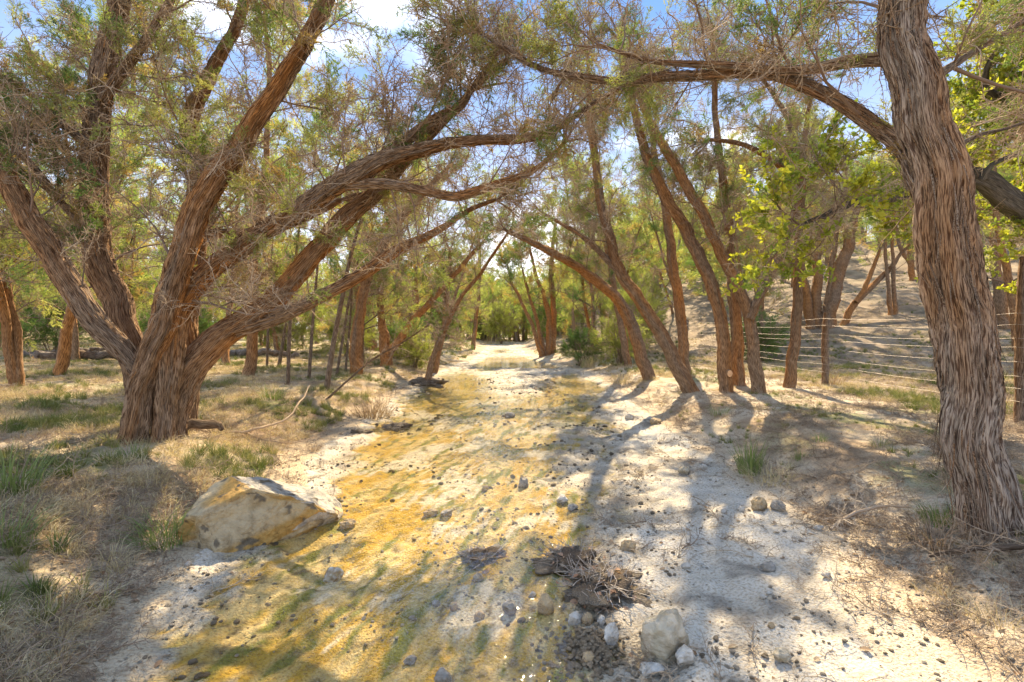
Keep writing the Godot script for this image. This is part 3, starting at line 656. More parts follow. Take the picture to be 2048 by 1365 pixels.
# a feathery juniper spray, 1 long, along +y
func spray_mesh(sd: int, dense: int) -> ArrayMesh:
	rng.seed = sd
	var b := Buf.new()
	var wood := Color(.9, .55, .5)
	var p := Vector3.ZERO
	var d := Vector3.UP
	for i in dense:
		var q := p + d * (1.0 / dense)
		stick(b, p, q, .008, .006, wood)
		var t := float(i) / dense
		for s in 2:
			var side := rvec().cross(d).normalized()
			var bd := (d * .8 + side * rnd(.6, 1.1)).normalized()
			var bl := (.42 * (1.0 - t) + .16) * rnd(.7, 1.1)
			var c := p
			for k in 8:
				var cd := (bd + rvec() * .35 + Vector3.UP * .12).normalized()
				for e in 3:
					var ld := (cd + rvec() * .75).normalized()
					diamond(b, c, ld, ld.cross(rvec()).normalized(), rnd(.07, .15), rnd(.006, .0115), Color(1, 1, 1) * rnd(.72, 1.15))
				c += bd * bl / 8.0
		d = (d + rvec() * .2).normalized()
		p = q
	return b.mesh()


# a bare dead twig spray, 1 long, along +y
func twig_mesh(sd: int) -> ArrayMesh:
	rng.seed = sd
	var b := Buf.new()
	var p := Vector3.ZERO
	var d := Vector3.UP
	for i in 8:
		var q := p + d * .125
		var k := 1.0 - i / 9.0
		stick(b, p, q, .010 * k + .003, .009 * k + .002, Color(1, 1, 1))
		for s in 2:
			if rng.randf() < .8:
				var e := (d * .6 + rvec().cross(d).normalized()).normalized()
				var a := p
				var l := rnd(.12, .42) * (k * .6 + .4)
				for m in 3:
					var f := a + e * l / 3.0
					stick(b, a, f, .005, .004, Color(1, 1, 1) * rnd(.8, 1.15))
					var g := (e + rvec() * .9).normalized()
					stick(b, a, a + g * l * rnd(.25, .5), .0032, .002, Color(1, 1, 1) * rnd(.8, 1.2))
					e = (e + rvec() * .4).normalized()
					a = f
		d = (d + rvec() * .32).normalized()
		p = q
	return b.mesh()


func oak_mesh(sd: int) -> ArrayMesh:
	rng.seed = sd
	var b := Buf.new()
	var p := Vector3.ZERO
	var d := Vector3.UP
	for i in 6:
		var q := p + d * .16
		stick(b, p, q, .010, .007, Color(.6, .5, .4))
		for s in 4:
			var ld := (d * .4 + rvec()).normalized()
			diamond(b, p + d * rnd(0, .16), ld, ld.cross(rvec()).normalized(), rnd(.14, .26), rnd(.04, .07), Color(1, 1, 1) * rnd(.75, 1.15))
		d = (d + rvec() * .4).normalized()
		p = q
	return b.mesh()


# grass: kind 0 narrow upright blades, 1 curled dry straw
func tuft_mesh(sd: int, n: int, kind: int, lean: float, spread: float, wide := 1.0) -> ArrayMesh:
	rng.seed = sd
	var b := Buf.new()
	for i in n:
		var a := rnd(0, TAU)
		var o := Vector3(cos(a), 0, sin(a))
		var p := o * sqrt(rng.randf()) * spread
		var d := (Vector3.UP + o * rnd(0, lean) + rvec() * .25 * lean).normalized()
		var l := rnd(.45, 1.0) / 5.0
		var w := rnd(.006, .011) if kind == 0 else rnd(.004, .008)
		w *= wide
		var side := d.cross(o + rvec() * .5).normalized()
		var col := Color(1, 1, 1) * rnd(.7, 1.2)
		if kind == 0 and rng.randf() < .25:
			col = Color(2.6, 1.7, 1.5) * rnd(.7, 1.1)
		var bend := rnd(.1, .28) * (lean + .4)
		for k in 5:
			var q := p + d * l
			var w2 := w * (1.0 - (k + 1) / 5.2)
			var w1 := w * (1.0 - k / 5.2)
			var nn := side.cross(d).normalized()
			var at := b.put(p - side * w1, nn, Vector2.ZERO, col)
			b.put(p + side * w1, nn, Vector2.ZERO, col)
			b.put(q - side * w2, nn, Vector2.ZERO, col)
			b.put(q + side * w2, nn, Vector2.ZERO, col)
			b.ix.append_array([at, at + 2, at + 1, at + 1, at + 2, at + 3])
			p = q
			d = (d + o * bend * .6 - Vector3.UP * bend + rvec() * (.12 if kind == 0 else .3)).normalized()
			if p.y < .015 and d.y < 0.0:
				d.y = .02
	return b.mesh()


func dead_leaf_mesh(sd: int) -> ArrayMesh:
	rng.seed = sd
	var b := Buf.new()
	var w := [.0, .22, .30, .24, .0]
	for k in 4:
		for s in [-1.0, 1.0]:
			var lift := .12
			var p0 := Vector3(0, .03 + .05 * sin(k * .9), k * .25 - .5)
			var p1 := Vector3(0, .03 + .05 * sin((k + 1) * .9), k * .25 - .25)
			var q0 := p0 + Vector3(s * w[k], lift * w[k] * 2.0, 0)
			var q1 := p1 + Vector3(s * w[k + 1], lift * w[k + 1] * 2.5, 0)
			b.tri(p0, p1, q0, Color.WHITE)
			b.tri(q0, p1, q1, Color.WHITE)
	return b.mesh()


# ------------------------------------------------------------------ stones
func ico(sub: int) -> Array:
	var t := (1.0 + sqrt(5.0)) / 2.0
	var v := [Vector3(-1, t, 0), Vector3(1, t, 0), Vector3(-1, -t, 0), Vector3(1, -t, 0), Vector3(0, -1, t), Vector3(0, 1, t), Vector3(0, -1, -t), Vector3(0, 1, -t), Vector3(t, 0, -1), Vector3(t, 0, 1), Vector3(-t, 0, -1), Vector3(-t, 0, 1)]
	var f := [[0, 11, 5], [0, 5, 1], [0, 1, 7], [0, 7, 10], [0, 10, 11], [1, 5, 9], [5, 11, 4], [11, 10, 2], [10, 7, 6], [7, 1, 8], [3, 9, 4], [3, 4, 2], [3, 2, 6], [3, 6, 8], [3, 8, 9], [4, 9, 5], [2, 4, 11], [6, 2, 10], [8, 6, 7], [9, 8, 1]]
	for i in v.size():
		v[i] = v[i].normalized()
	for s in sub:
		var mid := {}
		var g := []
		for tr in f:
			var m := []
			for e in 3:
				var a: int = tr[e]
				var c: int = tr[(e + 1) % 3]
				var key := mini(a, c) * 100000 + maxi(a, c)
				if not mid.has(key):
					mid[key] = v.size()
					v.push_back((v[a] + v[c]).normalized())
				m.push_back(mid[key])
			g.append_array([[tr[0], m[0], m[2]], [tr[1], m[1], m[0]], [tr[2], m[2], m[1]], [m[0], m[1], m[2]]])
		f = g
	return [v, f]


func rock_mesh(sd: int, dims: Vector3, cuts: int, bumpy: float, sub: int, tint: Color, tint2: Color) -> ArrayMesh:
	rng.seed = sd
	if not PROTO.has("ico%d" % sub):
		PROTO["ico%d" % sub] = ico(sub)
	var I: Array = PROTO["ico%d" % sub]
	var planes := []
	for k in cuts:
		planes.push_back([rvec().normalized(), rnd(.55, .86)])
	var b := Buf.new()
	for p: Vector3 in I[0]:
		var q := p
		for pl in planes:
			var over: float = q.dot(pl[0]) - pl[1]
			if over > 0.0:
				q -= pl[0] * over * .92
		q *= 1.0 + bumpy * nb.get_noise_3d(p.x * 60 + sd * 13.0, p.y * 60, p.z * 60) + bumpy * .22 * nb.get_noise_3d(p.x * 190 + sd * 7.0, p.y * 190, p.z * 190)
		b.put(Vector3(q.x * dims.x, q.y * dims.y, q.z * dims.z) * .5, p, Vector2.ZERO, tint.lerp(tint2, clampf(.5 + 1.6 * nc.get_noise_3d(p.x * 50 + sd, p.y * 50, p.z * 50), 0, 1)))
	for tr in I[1]:
		b.ix.append_array([tr[0], tr[2], tr[1]])
	return b.mesh(true)


# ------------------------------------------------------------------ trees
class TreeKit:
	var b := Buf.new()
	var twigs := [Inst.new(), Inst.new(), Inst.new()]
	var leaves := [Inst.new(), Inst.new(), Inst.new()]
	var base := Vector3.ZERO
	var live := .6
	var sp := .3
	var sub := 5.0
	var tw := 5.0
	var fo := 9.0
	var levels := 2
	var col := Color(.2, .14, .1)
	var oak := false


func leaf_color(oak: bool, hue := -1.0) -> Color:
	var r := rng.randf()
	if oak:
		return Color(.62, .56, .07).lerp(Color(.26, .34, .07), r)
	if hue >= 0.0:
		r = r * .4 + hue * .6
	var c := Color(.10, .20, .06).lerp(Color(.50, .46, .17), r)
	if rng.randf() < .15:
		c = Color(.44, .29, .12)
	return c


func twig_color() -> Color:
	return Color(.28, .19, .115).lerp(Color(.52, .40, .27), rng.randf())


func grow(T: TreeKit, p: Vector3, dir: Vector3, l: float, r: float, lvl: int, live: float) -> void:
	var n := maxi(4, int(l / .15))
	var step := l / n
	var pts := PackedVector3Array()
	var rad := PackedFloat32Array()
	var d := dir
	for i in n + 1:
		pts.push_back(p)
		rad.push_back(r * (1.0 - .8 * i / n))
		d = (d + rvec() * .26 + Vector3(0, .035 if lvl == 0 else -.01, 0)).normalized()
		p += d * step
	tube(T.b, pts, rad, 5 if lvl == 0 else 3, 0.0, 0.0, T.col * rnd(.8, 1.25), T.col, 0.0)
	if lvl < T.levels:
		var kids := int(l * T.sub + rng.randf())
		for k in kids:
			var i := rng.randi_range(int(n * .15), n - 1)
			var t := (pts[i + 1] - pts[i]).normalized()
			var side := rvec().cross(t).normalized()
			grow(T, pts[i], (t * .7 + side * rnd(.6, 1.1) + Vector3.UP * .15).normalized(), l * rnd(.28, .55) * (1.15 - .5 * i / n), maxf(r * .45, .003), lvl + 1, live)
	var mine := 1.0 if lvl > 0 else .6
	for k in int(l * T.tw * mine + rng.randf()):
		var i := rng.randi_range(0, n - 1)
		var t := (pts[i + 1] - pts[i]).normalized()
		T.twigs[rng.randi() % 3].put(along(t * .6 + rvec(), rnd(0, TAU), rnd(.25, .6) * (1.0 + (T.sp - .3))), pts[i], twig_color())
	if lvl >= 1 or T.levels == 1 or live > .8:
		for k in int(l * T.fo * mine + rng.randf()):
			var i := rng.randi_range(n / 3, n)
			var w := T.base + pts[i]
			var patch := nc.get_noise_3d(w.x * 60.0, w.y * 60.0, w.z * 60.0) * 1.5 + .5 + (w.y - 3.2) * .05
			if patch < 1.0 - live:
				continue
			var t := (pts[mini(i + 1, n)] - pts[i - 1]).normalized()
			var hue := clampf(.5 + 1.8 * nc.get_noise_3d(w.x * 35.0 + 300.0, w.y * 35.0, w.z * 35.0), 0, 1)
			T.leaves[rng.randi() % 3].put(along(t + rvec() * .8 + Vector3.UP * .25, rnd(0, TAU), T.sp * rnd(.7, 1.25)), pts[i], leaf_color(T.oak, hue) * (1.5 if T.sp > .4 else 1.0))


func strips(pts: PackedVector3Array, rad: PackedFloat32Array, count: int, size: float, tint: Color, tint2: Color) -> ArrayMesh:
	# shreds of loose bark that lift off the stem, long and narrow
	var b := Buf.new()
	for k in count:
		var i := rng.randi_range(3, pts.size() - 12)
		var a := rnd(0, TAU)
		var t := (pts[i + 1] - pts[i]).normalized()
		var x := t.cross(Vector3(.2, .1, 1)).normalized().rotated(t, a)
		var p := pts[i] + x * rad[i] * 1.03
		var d := (t * (1.0 if rng.randf() < .35 else -1.0) + x * rnd(.0, .12)).normalized()
		var l := size * rnd(.25, 1.0)
		var w := rnd(.002, .006) * (1.0 + size)
		var y := t.cross(x) * signf(d.dot(t))
		var col := tint.lerp(tint2, rng.randf()) * rnd(.8, 1.3)
		for s in 5:
			var q := p + d * l / 5.0
			var w1 := w * (1.0 - s / 6.0)
			var w2 := w * (1.0 - (s + 1) / 6.0)
			var o := b.put(p - y * w1, x, Vector2(0, s * .1), col)
			b.put(p + y * w1, x, Vector2(.05, s * .1), col)
			b.put(q - y * w2, x, Vector2(0, s * .1 + .1), col)
			b.put(q + y * w2, x, Vector2(.05, s * .1 + .1), col)
			b.ix.append_array([o, o + 2, o + 1, o + 1, o + 2, o + 3])
			p = q
			d = (d + x * rnd(-.04, .11) + y * rnd(-.14, .14)).normalized()
	return b.mesh()


func build_tree(s: Dictionary, sd: int) -> Node3D:
	rng.seed = 1000 + sd * 77
	var where := Vector3(s.b[0], s.b[1], s.b[2])
	where.y = gh(where.x, where.z)
	var lift: float = where.y - s.b[1]
	var o := thing(s.n, s.l, s.c, where, s.g)
	var hero: int = s.get("hero", 0)
	var T := TreeKit.new()
	T.base = where
	T.oak = s.has("oak")
	T.sp = s.get("sp", .27)
	var far: bool = T.sp > .4
	T.levels = 1 if far else 2
	T.sub = 3.2 if far else 4.2
	T.tw = 2.0 if far else 5.0
	T.fo = 3.5 if far else 5.5
	if hero == 1:
		T.fo = 4.6
	if T.oak:
		T.fo = 11.0
		T.sp = .32
	var orange := Color(.60, .29, .10)
	var grey := Color(.38, .27, .175)
	if hero == 2:
		orange = Color(.42, .25, .13)
		grey = Color(.42, .34, .26)
	if T.oak:
		orange = Color(.13, .11, .09)
		grey = Color(.2, .18, .15)
	var stems: Array = s.s
	var tw0 := T.tw
	for k in stems.size():
		var bare: float = s.lf[k] if s.has("lf") else 1.0
		T.tw = tw0 * (1.35 - .35 * minf(bare, 1.0))
		var fine := .035 if hero else (.12 if far else .07)
		var pr := smooth_path(stems[k], fine)
		var pts: PackedVector3Array = pr[0]
		var rad: PackedFloat32Array = pr[1]
		if lift != 0.0:
			for i in pts.size():
				pts[i].y -= lift * clampf(pts[i].y / 1.5, 0, 1)
		# small crooks
		for i in range(4, pts.size()):
			var w := rad[i] * .5
			pts[i] += Vector3(nb.get_noise_2d(i * fine * 45.0, k * 50.0 + sd), 0, nb.get_noise_2d(i * fine * 45.0, 900.0 + k * 50.0 + sd)) * w
		var b := Buf.new()
		var thick := rad[mini(6, rad.size() - 1)]
		var sides := 110 if hero == 2 and k == 0 else (64 if hero else (12 if far else 26))
		if thick < .03:
			sides = mini(sides, 12)
		var tone := grey.lerp(orange, clampf(.5 + rnd(-.5, .5), 0, 1)) if (hero == 1 and k in [4, 5, 6]) else orange
		tube(b, pts, rad, sides, (.017 if hero == 2 and k == 0 else clampf(thick * (.13 if hero else .10), .002, .016)), rnd(-.35, .35), tone, grey, sd * 31.0 + k * 7.0, .4 if hero else .22)
		var called := "trunk" if k == 0 else ("stem" if stems[k][0][1] < 0.0 else "limb")
		var pt := part(called, b.mesh(true), M.oak_bark if T.oak else M.bark, o)
		if not far and not T.oak and thick > .05:
			var len := pts.size() * fine
			var st := part("loose_bark", strips(pts, rad, int(len * (150 if hero == 2 else (60 if hero else 22))), .34 if hero == 2 else .20, orange, grey), M.bark, pt)
			st.set_meta("kind", "stuff")
		# branches off this stem
		var total := 0.0
		for i in range(1, pts.size()):
			total += pts[i].distance_to(pts[i - 1])
		var n := int(total * s.bd * (.7 + .3 * bare))
		for q in n:
			var i := rng.randi_range(0, pts.size() - 2)
			var hgt := pts[i].y
			if hgt < s.hmin * rnd(.75, 1.2):
				continue
			var frac := float(i) / pts.size()
			var t := (pts[i + 1] - pts[i]).normalized()
			var side := rvec().cross(t).normalized()
			var bl: float = s.bl * rnd(.45, 1.15) * (1.1 - .35 * frac)
			var live: float = s.lv * clampf(.45 + (hgt - s.hmin) * .28, .35, 1.1) * bare
			grow(T, pts[i] + side * rad[i] * .6, (side + t * rnd(.1, .8) + Vector3.UP * .25).normalized(), bl, clampf(bl * .011, .004, rad[i] * .6), 0, live)
		# leading shoot
		var e := pts.size() - 1
		for q in 4:
			grow(T, pts[e], ((pts[e] - pts[e - 3]).normalized() + rvec() * .6).normalized(), s.bl * rnd(.5, .9), clampf(rad[e] * .8, .004, .02), 0, s.lv * bare)
	var tint := Color(.21, .15, .105)
	part("branches", T.b.mesh(), M.twig, o, "stuff")
	for k in 3:
		swarm("twigs", T.twigs[k], PROTO["twig%d" % k], M.twig, o)
		swarm("crown", T.leaves[k], PROTO[("oak%d" if T.oak else "spray%d") % k], M.leaf, o)
	if s.has("knot"):
		var kb := Buf.new()
		for j in 10:
			var a := TAU * j / 10
			var a2 := TAU * (j + 1) / 10
			kb.tri(Vector3(0, 0, .02), Vector3(cos(a) * .05, sin(a) * .065, .012), Vector3(cos(a2) * .05, sin(a2) * .065, .012), Color(.62, .38, .2))
			kb.tri(Vector3(cos(a) * .05, sin(a) * .065, .012), Vector3(cos(a) * .065, sin(a) * .08, -.06), Vector3(cos(a2) * .05, sin(a2) * .065, .012), Color(.25, .15, .08))
			kb.tri(Vector3(cos(a2) * .05, sin(a2) * .065, .012), Vector3(cos(a) * .065, sin(a) * .08, -.06), Vector3(cos(a2) * .065, sin(a2) * .08, -.06), Color(.25, .15, .08))
		var kn := part("cut_knot", kb.mesh(), M.twig, o)
		kn.position = Vector3(-.03, .36, .17)
	return o


func random_stems(sd: int, h: float, n: int) -> Array:
	rng.seed = 5000 + sd
	var out := []
	for k in n:
		var a := rnd(0, TAU)
		var lean := rnd(.02, .30)
		var p := Vector3(cos(a), 0, sin(a)) * (.08 if n > 1 else 0.0)
		var q := [[p.x, -.25, p.z, .15], [p.x, 0.0, p.z, .12]]
		var d := Vector3(cos(a) * lean, 1, sin(a) * lean).normalized()
		var m := 7
		for i in m:
			p += d * h / m
			q.push_back([p.x, p.y, p.z, lerpf(.10, .02, (i + 1.0) / m)])
			d = (d + rvec() * .16 + Vector3.UP * .04).normalized()
		out.push_back(q)
	return out


func shrub(where: Vector3, sd: int, size: Vector3, label: String, group: String, tint: Color, sprays: int, bare := .3) -> void:
	rng.seed = 9000 + sd
	var o := thing("shrub", label, "shrub", where, group)
	var b := Buf.new()
	var tw := Inst.new()
	var lv := Inst.new()
	for k in 14:
		var p := Vector3(rnd(-.12, .12), -.03, rnd(-.12, .12))
		var d := Vector3(rnd(-1, 1) * size.x / size.y * .6, 1, rnd(-1, 1) * size.z / size.y * .6).normalized()
		for i in 7:
			var q := p + d * size.y / 7.0
			stick(b, p, q, .018 * (1 - i / 8.0), .018 * (1 - (i + 1) / 8.0), Color(.2, .15, .1), 4)
			p = q
			d = (d + rvec() * .25).normalized()
	for k in sprays:
		var u := rvec()
		while u.length() > 1.0:
			u = rvec()
		u *= .75 + .35 * nc.get_noise_3d(u.x * 90 + sd * 5, u.y * 90, u.z * 90)
		var p := Vector3(u.x * size.x, (u.y * .5 + .5) * size.y, u.z * size.z)
		var dir := (u + Vector3.UP * .5 + rvec() * .6).normalized()
		if rng.randf() < bare:
			tw.put(along(dir, rnd(0, 6), rnd(.4, .8)), p, twig_color())
		else:
			lv.put(along(dir, rnd(0, 6), rnd(.25, .5)), p, tint * rnd(.6, 1.5))
	part("stems", b.mesh(), M.twig, o, "stuff")
	swarm("twigs", tw, PROTO.twig0, M.twig, o)
	swarm("crown", lv, PROTO.spray1, M.leaf, o)


# ------------------------------------------------------------------ the scene
func _ready() -> void:
	var cam := Camera3D.new()
	cam.name = "camera"
	cam.fov = 67.38
	cam.position = Vector3(0, 1.5, 0)
	cam.rotation_degrees = Vector3(-1.5, 0, 0)
	cam.near = .05
	cam.far = 600
	add_child(cam)
	var env := Environment.new()
	env.background_mode = Environment.BG_SKY
	var sky := Sky.new()
	var sm := ProceduralSkyMaterial.new()
	sm.sky_top_color = lin(.05, .145, .35)
	sm.sky_horizon_color = lin(.80, .80, .80)
	sm.sky_curve = .16
	sm.ground_bottom_color = lin(.3, .26, .2)
	sm.ground_horizon_color = lin(.6, .6, .6)
	sm.sun_angle_max = 12.0
	sm.sky_cover = noise_tex(78, .006, [[0.0, Color(1, 1, 1, 0)], [.54, Color(1, 1, 1, 0)], [.72, Color(1, 1, 1, .7)], [1.0, Color(1, 1, 1, .9)]], 1024, 5)
	sm.sky_cover_modulate = Color(1.0, .97, .92)
	sky.sky_material = sm
	env.sky = sky
	env.background_energy_multiplier = 1.1
	env.tonemap_mode = Environment.TONE_MAPPER_LINEAR
	env.tonemap_exposure = 2.75
	env.sdfgi_enabled = true
	env.ssao_enabled = true
	env.ssil_enabled = true
	var we := WorldEnvironment.new()
	we.name = "environment"
	we.environment = env
	add_child(we)
	var sun := DirectionalLight3D.new()
	sun.name = "sun"
	sun.light_energy = 1.6
	sun.light_color = Color(1.0, .92, .78)
	sun.light_angular_distance = .55
	sun.shadow_enabled = true
	sun.rotation_degrees = Vector3(-42, 180 - 9, 0)
	add_child(sun)

	na.seed = 4
	na.frequency = .05
	na.noise_type = FastNoiseLite.TYPE_SIMPLEX_SMOOTH
	na.fractal_octaves = 3
	nb.seed = 8
	nb.frequency = .02
	nb.fractal_octaves = 2
	nc.seed = 15
	nc.frequency = .02
	nc.fractal_octaves = 2
	prepare_terrain()
	make_materials()
	build_ground()
	build_water()
	print("ground ", Time.get_ticks_msec())
	for k in 3:
		PROTO["spray%d" % k] = spray_mesh(50 + k, 8)
		PROTO["twig%d" % k] = twig_mesh(60 + k)
		PROTO["oak%d" % k] = oak_mesh(65 + k)
		PROTO["grass%d" % k] = tuft_mesh(70 + k, 40, 0, .6, .25, 2.2)
		PROTO["straw%d" % k] = tuft_mesh(80 + k, 36, 1, 1.1, .4, 2.6)
		PROTO["pebble%d" % k] = rock_mesh(90 + k, Vector3.ONE, 4, .12, 1, Color(1, 1, 1), Color(.8, .78, .74))
		PROTO["dead_leaf%d" % k] = dead_leaf_mesh(95 + k)
	build_fence()
	for k in TREES.size():
		build_tree(TREES[k], k)
	print("trees ", Time.get_ticks_msec())
	build_wood()
	print("wood ", Time.get_ticks_msec())
	build_stones()
	build_details()
	build_cover()
	print("all ", Time.get_ticks_msec())


func build_fence() -> void:
	var spots := [[6.2, 1.6, 1.6], [6.31, 6.32, 2.05], [6.43, 10.48, 1.47], [6.75, 15.5, 1.45], [7.0, 20.5, 1.45]]
	var f := thing("wire_fence", "weathered barbed wire fence on rough cedar posts along the right bank", "fence", ground_at(6.43, -10.48))
	var bark := Color(.38, .21, .10)
	for k in spots.size():
		rng.seed = 300 + k
		var p := ground_at(spots[k][0], -spots[k][1]) - f.position
		var h: float = spots[k][2]
		var q := [[p.x, p.y - .2, p.z, .075], [p.x + .01, p.y + .3, p.z, .07], [p.x - .015, p.y + h * .6, p.z, .066], [p.x + .01, p.y + h, p.z, .06]]
		var pr := smooth_path(q, .05)
		var b := Buf.new()
		tube(b, pr[0], pr[1], 20, .006, .2, bark, Color(.36, .29, .22), 60.0 + k)
		# sawn top
		var c := b.put(p + Vector3(.01, h + .004, 0), Vector3.UP, Vector2.ZERO, Color(.5, .36, .22))
		var n := b.v.size()
		for j in 20:
			b.ix.append_array([c, n - 22 + j, n - 21 + j])
		var post := part("post", b.mesh(true), M.bark, f)
		part("loose_bark", strips(pr[0], pr[1], 26, .14, bark, Color(.4, .32, .24)), M.bark, post, "stuff")
	var heights := [1.36, 1.22, 1.05, .94, .76, .58, .43, .27]
	for hgt: float in heights:
		var b := Buf.new()
		for k in spots.size() - 1:
			var a := ground_at(spots[k][0] - .07, -spots[k][1]) + Vector3(0, hgt, 0) - f.position
			var e := ground_at(spots[k + 1][0] - .07, -spots[k + 1][1]) + Vector3(0, hgt, 0) - f.position
			var prev := a
			for i in range(1, 25):
				var t := i / 24.0
				var p := a.lerp(e, t) - Vector3(0, .05 * 4.0 * t * (1 - t), 0)
				stick(b, prev, p, .0023, .0023, Color(.5, .43, .36), 4)
				if i % 2 == 0:
					stick(b, p + Vector3(-.012, -.012, .01), p + Vector3(.012, .014, -.01), .0016, .001, Color(.5, .43, .36), 3)
					stick(b, p + Vector3(.012, -.012, .01), p + Vector3(-.012, .014, -.01), .0016, .001, Color(.5, .43, .36), 3)
				prev = p
		part("wire", b.mesh(), M.wire, f)


func build_wood() -> void:
	# trees of the wood in the middle distance: four kinds, copied
	var kinds := []
	for k in 4:
		kinds.push_back({"n": "wood_juniper", "l": "", "c": "tree", "g": "junipers of the wood left of the creek", "b": [0, 0, 0], "s": random_stems(k, [7.6, 8.6, 6.6, 8.0][k], [1, 2, 3, 1][k]), "bl": 1.9, "bd": 3.7, "lv": .88, "hmin": 1.5, "sp": .5})
	rng.seed = 77
	var spots := []
	for k in 900:
		var d := rnd(10.5, 34)
		var x := rnd(-1.15, 1.15) * d
		var f := clampf((d + 6.0) * 4.0, 0, 383)
		if x > edge_l[int(f)] - 2.2 and x < edge_r[int(f)] + 2.2:
			continue
		if x > 3 and x < 9 and d < 24 or x > 0 and d < 14:
			continue
		if x > 9 and x / d > .5 and x / d < .95 and d < 30:
			continue
		if x < -3 and d < 16 and x > -8.5:
			continue
		var ok := true
		for s in spots:
			if Vector2(s.x - x, s.y - d).length() < 3.7:
				ok = false
		if ok:
			spots.push_back(Vector2(x, d))
	spots.append_array([Vector2(-6.3, 12.2), Vector2(-4.9, 16.5), Vector2(-9.5, 9.8), Vector2(-3.9, 20.5), Vector2(3.9, 23.5)])
	var proto := [null, null, null, null]
	for i in spots.size():
		var x: float = spots[i].x
		var d: float = spots[i].y
		var k := i % 4
		var o: Node3D
		if proto[k] == null:
			kinds[k].b = [x, gh(x, -d), -d]
			o = build_tree(kinds[k], 400 + k)
			proto[k] = o
		else:
			o = proto[k].duplicate()
			o.name = numbered("wood_juniper")
			add_child(o)
		rng.seed = 800 + i
		o.position = ground_at(x, -d)
		o.rotation.y = rnd(0, TAU)
		o.scale = Vector3.ONE * rnd(.8, 1.25)
		var side := "left of the creek" if x < 0 else "right of the creek"
		var build: String = ["single-stemmed", "twin-stemmed", "three-stemmed", "slender tall"][k]
		var share := x / d
		var place: String
		if x < 0:
			place = "at the far left" if share < -.75 else ("behind the large many-stemmed juniper" if share < -.42 else "left of the creek")
		else:
			place = "right of the creek" if share < .3 else ("behind the fence" if share < .75 else "at the far right")
		var depth: String = "nearer" if d < 18 else ("half-hidden" if d < 26 else "distant")
		var big: String = "large " if o.scale.x > 1.1 else ("small " if o.scale.x < .93 else "")
		meta(o, depth + " " + big + build + " bushy juniper of the wood " + place, "tree", "junipers of the wood " + side)
	print("wood trees ", spots.size())
	# the far wood, one mass
	var far := Node3D.new()
	far.name = "far_woodland"
	add_child(far)
	meta(far, "hazy mass of sunlit yellow-green woodland closing the view beyond the creek", "woodland", "", "stuff")
	rng.seed = 99
	var leaves := [Inst.new(), Inst.new(), Inst.new()]
	var tw := Inst.new()
	var b := Buf.new()
	for k in 380:
		var d := rnd(34, 85) if k > 40 else rnd(52, 64)
		var x := rnd(-1.2, 1.2) * d
		if k <= 40:
			x = rnd(-9, 8)
		if x > -4.0 and x < 3.0 and d < 50:
			continue
		var g := ground_at(x, -d)
		var h := rnd(4.5, 8.0)
		var p := g - Vector3(0, .3, 0)
		var lean := rvec() * .2
		for i in 5:
			var q := p + (Vector3.UP + lean + rvec() * .12) * h / 5.5
			stick(b, p, q, .16 - i * .028, .14 - i * .028, Color(.26, .19, .13), 6)
			p = q
		for i in 60:
			var u := rvec()
			while u.length() > 1.0:
				u = rvec()
			var c := g + Vector3(u.x * h * .36, h * (.58 + .44 * u.y), u.z * h * .36)
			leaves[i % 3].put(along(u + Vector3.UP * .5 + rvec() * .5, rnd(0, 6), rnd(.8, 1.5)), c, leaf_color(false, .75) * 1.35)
			if i % 5 == 0:
				tw.put(along(u + rvec(), rnd(0, 6), rnd(.8, 1.6)), c, twig_color())
	part("trunks", b.mesh(), M.twig, far, "stuff")
	for k in 3:
		swarm("crowns", leaves[k], PROTO["spray%d" % k], M.leaf, far)
	swarm("twigs", tw, PROTO.twig1, M.twig, far)


